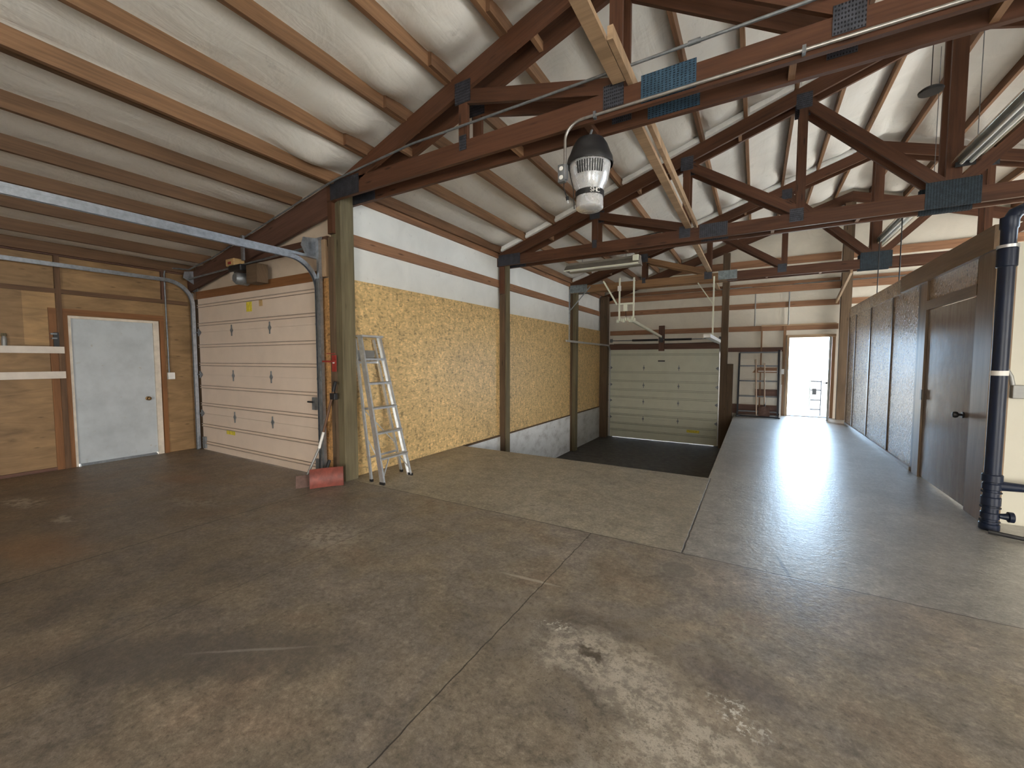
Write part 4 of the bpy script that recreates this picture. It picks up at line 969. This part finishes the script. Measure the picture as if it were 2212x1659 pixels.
# ------------------------------------------------------------------ stepladder leaning on the chipboard
def ladder():
    r = thing('stepladder', (-3.95, 3.7, 0), 'folded aluminium stepladder leaning against the chipboard beside the big post', 'ladder')
    # front rails
    F0, F1 = Vector((-3.84, 3.44, .01)), Vector((-3.86, 3.93, .01)); T0, T1 = Vector((-4.27, 3.50, 1.80)), Vector((-4.27, 3.82, 1.80))
    for a, b in ((F0, T0), (F1, T1)):
        m_ = MB(); m_.beam(a, b, .068, .004, up=(1, 0, 0))
        o = (b-a).normalized(); ux = Vector((1, 0, 0)); s1 = o.cross(ux).normalized(); u1 = s1.cross(o)
        inn = s1*(.011 if (s1.y > 0) == (a.y < 3.7) else -.011)
        for k in (-1, 1): m_.beam(a+u1*.032*k+inn, b+u1*.032*k+inn, .004, .024, up=(1, 0, 0))
        m_.build('front_rail', 'alum', r)
    # steps
    for i in range(1, 6):
        t = (.305*i)/1.80; a = F0.lerp(T0, t); b = F1.lerp(T1, t)
        mb = MB(); mb.box(a.x-.035, a.x+.042, a.y+.003, b.y-.003, a.z-.004, a.z); mb.box(a.x+.038, a.x+.042, a.y+.003, b.y-.003, a.z-.028, a.z); mb.box(a.x-.035, a.x-.031, a.y+.003, b.y-.003, a.z-.02, a.z)
        mb.build('step', 'alum', r)
    a = F0.lerp(T0, .305/1.8); b = F1.lerp(T1, .305/1.8); c = F0.lerp(T0, .04); d = F1.lerp(T1, .04)
    MB().beam(Vector((a.x+.03, a.y+.14, a.z-.02)), Vector((c.x+.03, c.y+.005, c.z)), .018, .004, up=(1, 0, 0)).build('step_brace', 'alum', r)
    MB().beam(Vector((b.x+.03, b.y-.14, b.z-.02)), Vector((d.x+.03, d.y-.005, d.z)), .018, .004, up=(1, 0, 0)).build('step_brace', 'alum', r)
    B(-4.335, -4.21, 3.497, 3.835, 1.79, 1.815).build('top_cap', 'alum', r, False, .003)
    MB().beam((-4.30, 3.50, 1.56), (-4.30, 3.76, 1.56), .13, .01).build('bucket_shelf', 'grey', r)
    # rear frame
    R0, R1 = Vector((-4.06, 3.47, .01)), Vector((-4.08, 3.99, .01)); U0, U1 = Vector((-4.36, 3.51, 1.77)), Vector((-4.36, 3.80, 1.77))
    for a, b in ((R0, U0), (R1, U1)): MB().beam(a, b, .034, .022, up=(1, 0, 0)).build('rear_rail', 'alum', r)
    for t in (.16, .5, .83): MB().beam(R0.lerp(U0, t), R1.lerp(U1, t), .028, .004).build('rear_bar', 'alum', r)
    MB().beam(R0.lerp(U0, .5), R1.lerp(U1, .22), .014, .004).build('rear_brace', 'alum', r); MB().beam(R0.lerp(U0, .3), R0.lerp(U0, .16)+Vector((0, .12, 0)), .014, .004).build('rear_brace', 'alum', r)
    for p in (F0, F1): B(p.x-.035, p.x+.04, p.y-.012, p.y+.012, 0, .03).build('foot', 'black', r)
    for p in (R0, R1): B(p.x-.02, p.x+.02, p.y-.014, p.y+.014, 0, .03).build('foot', 'black', r)
    return r
ladder()

# ------------------------------------------------------------------ snow shovels by the post
def sheet(fn, nu, nv, th, name, mat, parent):
    mb = MB(); b = 0
    g = [[fn(i/nu, j/nv) for i in range(nu+1)] for j in range(nv+1)]
    for k in (0, 1):
        for j in range(nv+1):
            for i in range(nu+1): mb.v.append(Vector(g[j][i])+Vector((0, th*k, 0)))
    n = (nu+1)*(nv+1)
    for j in range(nv):
        for i in range(nu):
            a = j*(nu+1)+i; mb._face((a, a+1, a+nu+2, a+nu+1), [(0, 0)]*4); a += n; mb._face((a+nu+1, a+nu+2, a+1, a), [(0, 0)]*4)
    ring = [i for i in range(nu+1)]+[j*(nu+1)+nu for j in range(1, nv+1)]+[nv*(nu+1)+i for i in range(nu-1, -1, -1)]+[j*(nu+1) for j in range(nv-1, 0, -1)]
    for a, b in zip(ring, ring[1:]+ring[:1]): mb._face((b, a, a+n, b+n), [(0, 0)]*4)
    return mb.build(name, mat, parent, True)
sv = thing('snow_shovel', (-4.38, 3.05, 0), 'red metal snow shovel leaning against the big near post', 'shovel')
def blade(u, v):      # u across, v up; the face is turned towards the room
    c = .06*math.sin(v*2.6)-.02+.03*(2*u-1)**2
    return (-4.40+.20*u-.83*(.07*v-c*.6), 2.87+.30*u+.56*(.07*v-c*.6), .012+.215*v-(.02*abs(2*u-1) if v < .1 else 0)*0)
sheet(blade, 10, 10, .006, 'blade', 'red', sv)
MB().tube([(-4.36, 3.06, .20), (-4.38, 3.12, .30)], .020, 10).build('socket', 'black', sv, True)
sv2 = thing('snow_shovel', (-4.62, 3.12, 0), 'older dark red shovel with a long wooden handle behind the red one', 'shovel')
def blade2(u, v):
    return (-4.56+.11*u-.05*v, 2.80+.17*u+.04*v, .01+.13*v)
sheet(blade2, 8, 8, .005, 'blade', 'rust', sv2)
hp = [Vector((-4.60, 2.96, .10)), Vector((-4.60, 3.14, .42)), Vector((-4.55, 3.17, .62)), Vector((-4.42, 3.225, 1.12))]
MB().tube([hp[0], hp[1]], .014, 10).build('handle_sleeve', 'grey', sv2, True)
MB().tube([hp[1], hp[2]], .0165, 10).build('handle_sleeve', 'white', sv2, True)
MB().tube([hp[2], hp[3]], .015, 10).build('handle', 'handledk', sv2, True)
MB().tube([hp[3], Vector((-4.405, 3.23, 1.18)), Vector((-4.385, 3.232, 1.24))], .02, 10).build('grip', 'black', sv2, True)
B(-4.46, -4.37, 3.20, 3.25, 1.02, 1.10).build('clamp', 'black', sv2, False, .006)
hk = thing('tool_hook', (-4.45, Y1-.06, 1.38), 'small red tool hook screwed to the big near post', 'hook')
B(-4.47, -4.40, Y1-.05, Y1-.036, 1.36, 1.56).build('back_plate', 'redbr', hk); B(-4.62, -4.40, Y1-.075, Y1-.05, 1.475, 1.495).build('arm', 'redbr', hk); B(-4.55, -4.40, Y1-.065, Y1-.05, 1.575, 1.585).build('arm', 'redbr', hk)
MB().lathe([(.012, -.012), (.012, 0)], (-4.43, Y1-.05, 1.47), 12, 'y', True).build('bolt', 'white', hk, True)

# ------------------------------------------------------------------ shelves on the plywood wall
for (za, zb2, ye, lab) in ((1.59, 1.68, 1.785, 'upper white shelf board on the plywood wall'), (1.25, 1.345, 1.785, 'lower white shelf board on the plywood wall')):
    r = thing('wall_shelf', (XL+.1, .6, za), lab, 'shelf')
    B(XL+.05, XL+.07, -.6, ye, za, zb2).build('front_board', 'shelf', r)
    B(XL+.012, XL+.05, -.6, ye-.05, zb2-.03, zb2-.01).build('shelf_top', 'ply', r)
bt = thing('spray_can', (XL+.045, 1.26, 1.67), 'small pale bottle with a green cap standing on the upper white shelf', 'bottle')
MB().lathe([(.022, 0), (.024, .01), (.024, .10), (.014, .13)], (XL+.045, 1.265, 1.672), 20, 'z', True).build('body', 'grey', bt, True)
MB().lathe([(.026, 0), (.026, .02), (.02, .035)], (XL+.045, 1.265, 1.80), 20, 'z', True).build('cap', 'post', bt, True)
sw_ = thing('wall_bracket', (XL+.05, 1.70, 1.68), 'small black bracket standing on the upper white shelf by the stud', 'bracket')
B(XL+.045, XL+.07, 1.69, 1.74, 1.68, 1.87).build('plate', 'black', sw_); B(XL+.06, XL+.09, 1.66, 1.72, 1.84, 1.86).build('arm', 'galvdk', sw_); B(XL+.06, XL+.09, 1.67, 1.72, 1.78, 1.80).build('arm', 'galvdk', sw_)

# ------------------------------------------------------------------ rack and tools beside the far door
rk = thing('steel_rack', (.1, YN-.5, 0), 'black steel ladder rack leaning on the wall beside the open door', 'rack')
for x in (-.40, .53): MB().beam((x, YN-.62, .01), (x+.02*0, YN-.14, 1.78 if x > 0 else 1.70), .045, .045, up=(0, 1, 0)).build('upright', 'blacksteel', rk)
MB().beam((.575, YN-.62, .01), (.575, YN-.14, 1.78), .02, .02, up=(0, 1, 0)).build('edge_pipe', 'alum', rk)
for i, z in enumerate((.13, .53, .94, 1.35, 1.72)):
    y = YN-.62+.48*z/1.74
    B(-.40, .53, y-.015, y+.015, z-.018, z+.018).build('rung', 'blacksteel', rk)
MB().tube([(-.42, YN-.98, .03), (-.34, YN-.86, .03), (.45, YN-.92, .03), (.56, YN-1.02, .03)], .018, 8).build('base_bar', 'blacksteel', rk, True)
for x in (-.40, .50): MB().beam((x, YN-.62, .03), (x, YN-.90, .03), .03, .03).build('base_bar', 'blacksteel', rk)
br_ = thing('garden_tool', (.05, YN-.7, 0), 'long pale wooden tool handle leaning on the black rack', 'tool')
MB().tube([(.05, YN-.68, .05), (-.0, YN-.28, 1.53)], .017, 10).build('handle', 'handle', br_, True)
MB().tube([(.05, YN-.68, .06), (.06, YN-.72, .02), (.14, YN-.78, .02)], .012, 8).build('head', 'handle', br_, True)
ds = thing('digging_shovel', (.25, YN-.7, 0), 'rusty flat shovel with a pale handle leaning on the black rack', 'shovel')
MB().tube([(.23, YN-.66, .28), (.205, YN-.30, 1.42)], .017, 10).build('handle', 'handle', ds, True)
MB().tube([(.232, YN-.665, .26), (.224, YN-.58, .50)], .021, 10).build('socket', 'black', ds, True)
def blade3(u, v):
    wd = .13*(1 if v < .8 else math.sqrt(max(0, 1-((v-.8)/.2)**2))*.25+.75); return (.22+(u-.5)*2*wd, YN-.70-.03*(1-(2*u-1)**2)+.04*v, .005+.28*v)
sheet(blade3, 8, 10, .004, 'blade', 'rust', ds)
tag(B(.58, .61, YN-.32, YN-.26, 0, .85).build('white_lath', 'white', None), 'short white lath leaning upright beside the black rack', 'lath')

# ------------------------------------------------------------------ pipe and box on the right
pp = thing('standpipe', (1.83, 5.30, 0), 'navy blue standing pipe with couplings and a valve at the end of the partition', 'pipe')
pc = (1.83, 5.26)
MB().lathe([(.052, .0), (.052, 2.44)], (*pc, 0), 32, 'z', True).build('pipe', 'navy', pp, True)
for z0, z1, rr in ((.0, .06, .066), (.10, .16, .060), (.22, .30, .063), (.36, .42, .060), (.43, .50, .066), (2.30, 2.46, .064)):
    MB().lathe([(rr-.006, z0), (rr, z0+.006), (rr, z1-.006), (rr-.006, z1)], (*pc, 0), 32, 'z', True).build('coupling', 'navy', pp, True)
for z in (.075, .20, .335): MB().lathe([(.066, z), (.066, z+.008)], (*pc, 0), 32, 'z', True).build('ring', 'navy', pp, True)
MB().lathe([(.067, 2.46), (.067, 2.485)], (*pc, 0), 32, 'z', True).build('ring', 'alum', pp, True)
MB().lathe([(.048, 2.485), (.05, 2.62), (.058, 2.63), (.058, 2.72)], (*pc, 0), 28, 'z', True).build('upper_pipe', 'navy', pp, True)
MB().tube([(pc[0], pc[1], 2.68), (pc[0]+.03, pc[1], 2.75), (pc[0]+.10, pc[1]+.01, 2.79), (pc[0]+.6, pc[1]+.05, 2.80)], .05, 20).build('elbow', 'navy', pp, True)
MB().tube([(pc[0], pc[1], .40), (pc[0]+.2, pc[1], .40), (pc[0]+1.2, pc[1]+.02, .40)], [.045, .034, .034], 20).build('branch_pipe', 'navy', pp, True)
MB().lathe([(.02, .0), (.03, .05), (.045, .055), (.045, .085), (.02, .09)], (pc[0]+.045, pc[1]-.03, .14), 20, 'x', True).build('valve_wheel', 'navy', pp, True)
MB().lathe([(.0535, 1.37), (.0545, 1.372), (.0545, 1.41), (.0535, 1.412)], (*pc, 0), 32, 'z').build('white_band', 'white', pp, True)
tag(MB().tube([(1.915, 5.18, 2.30), (1.915, 5.18, 4.6)], .009, 10).build('thin_rod', 'alum', None, True), 'thin bright vertical rod above the navy pipe', 'rod')
bx = thing('electrical_box', (2.1, 5.5, 1.15), 'grey metal box on the cream wall right of the navy pipe', 'box')
B(1.99, 2.30, 5.46, 5.519, 1.16, 1.28).build('box', 'grey', bx, False, .006)
MB().tube([(2.0, 5.50, 1.28), (1.985, 5.50, 1.36), (1.95, 5.48, 1.42)], .018, 10).build('connector', 'grey', bx, True)
hs = tag(MB().tube([(1.78, 5.12, .02), (1.95, 5.05, .02), (2.2, 5.10, .02), (2.5, 5.0, .02)], .018, 8).build('hose', 'black', None, True), 'short dark hose lying on the floor by the navy pipe', 'hose')
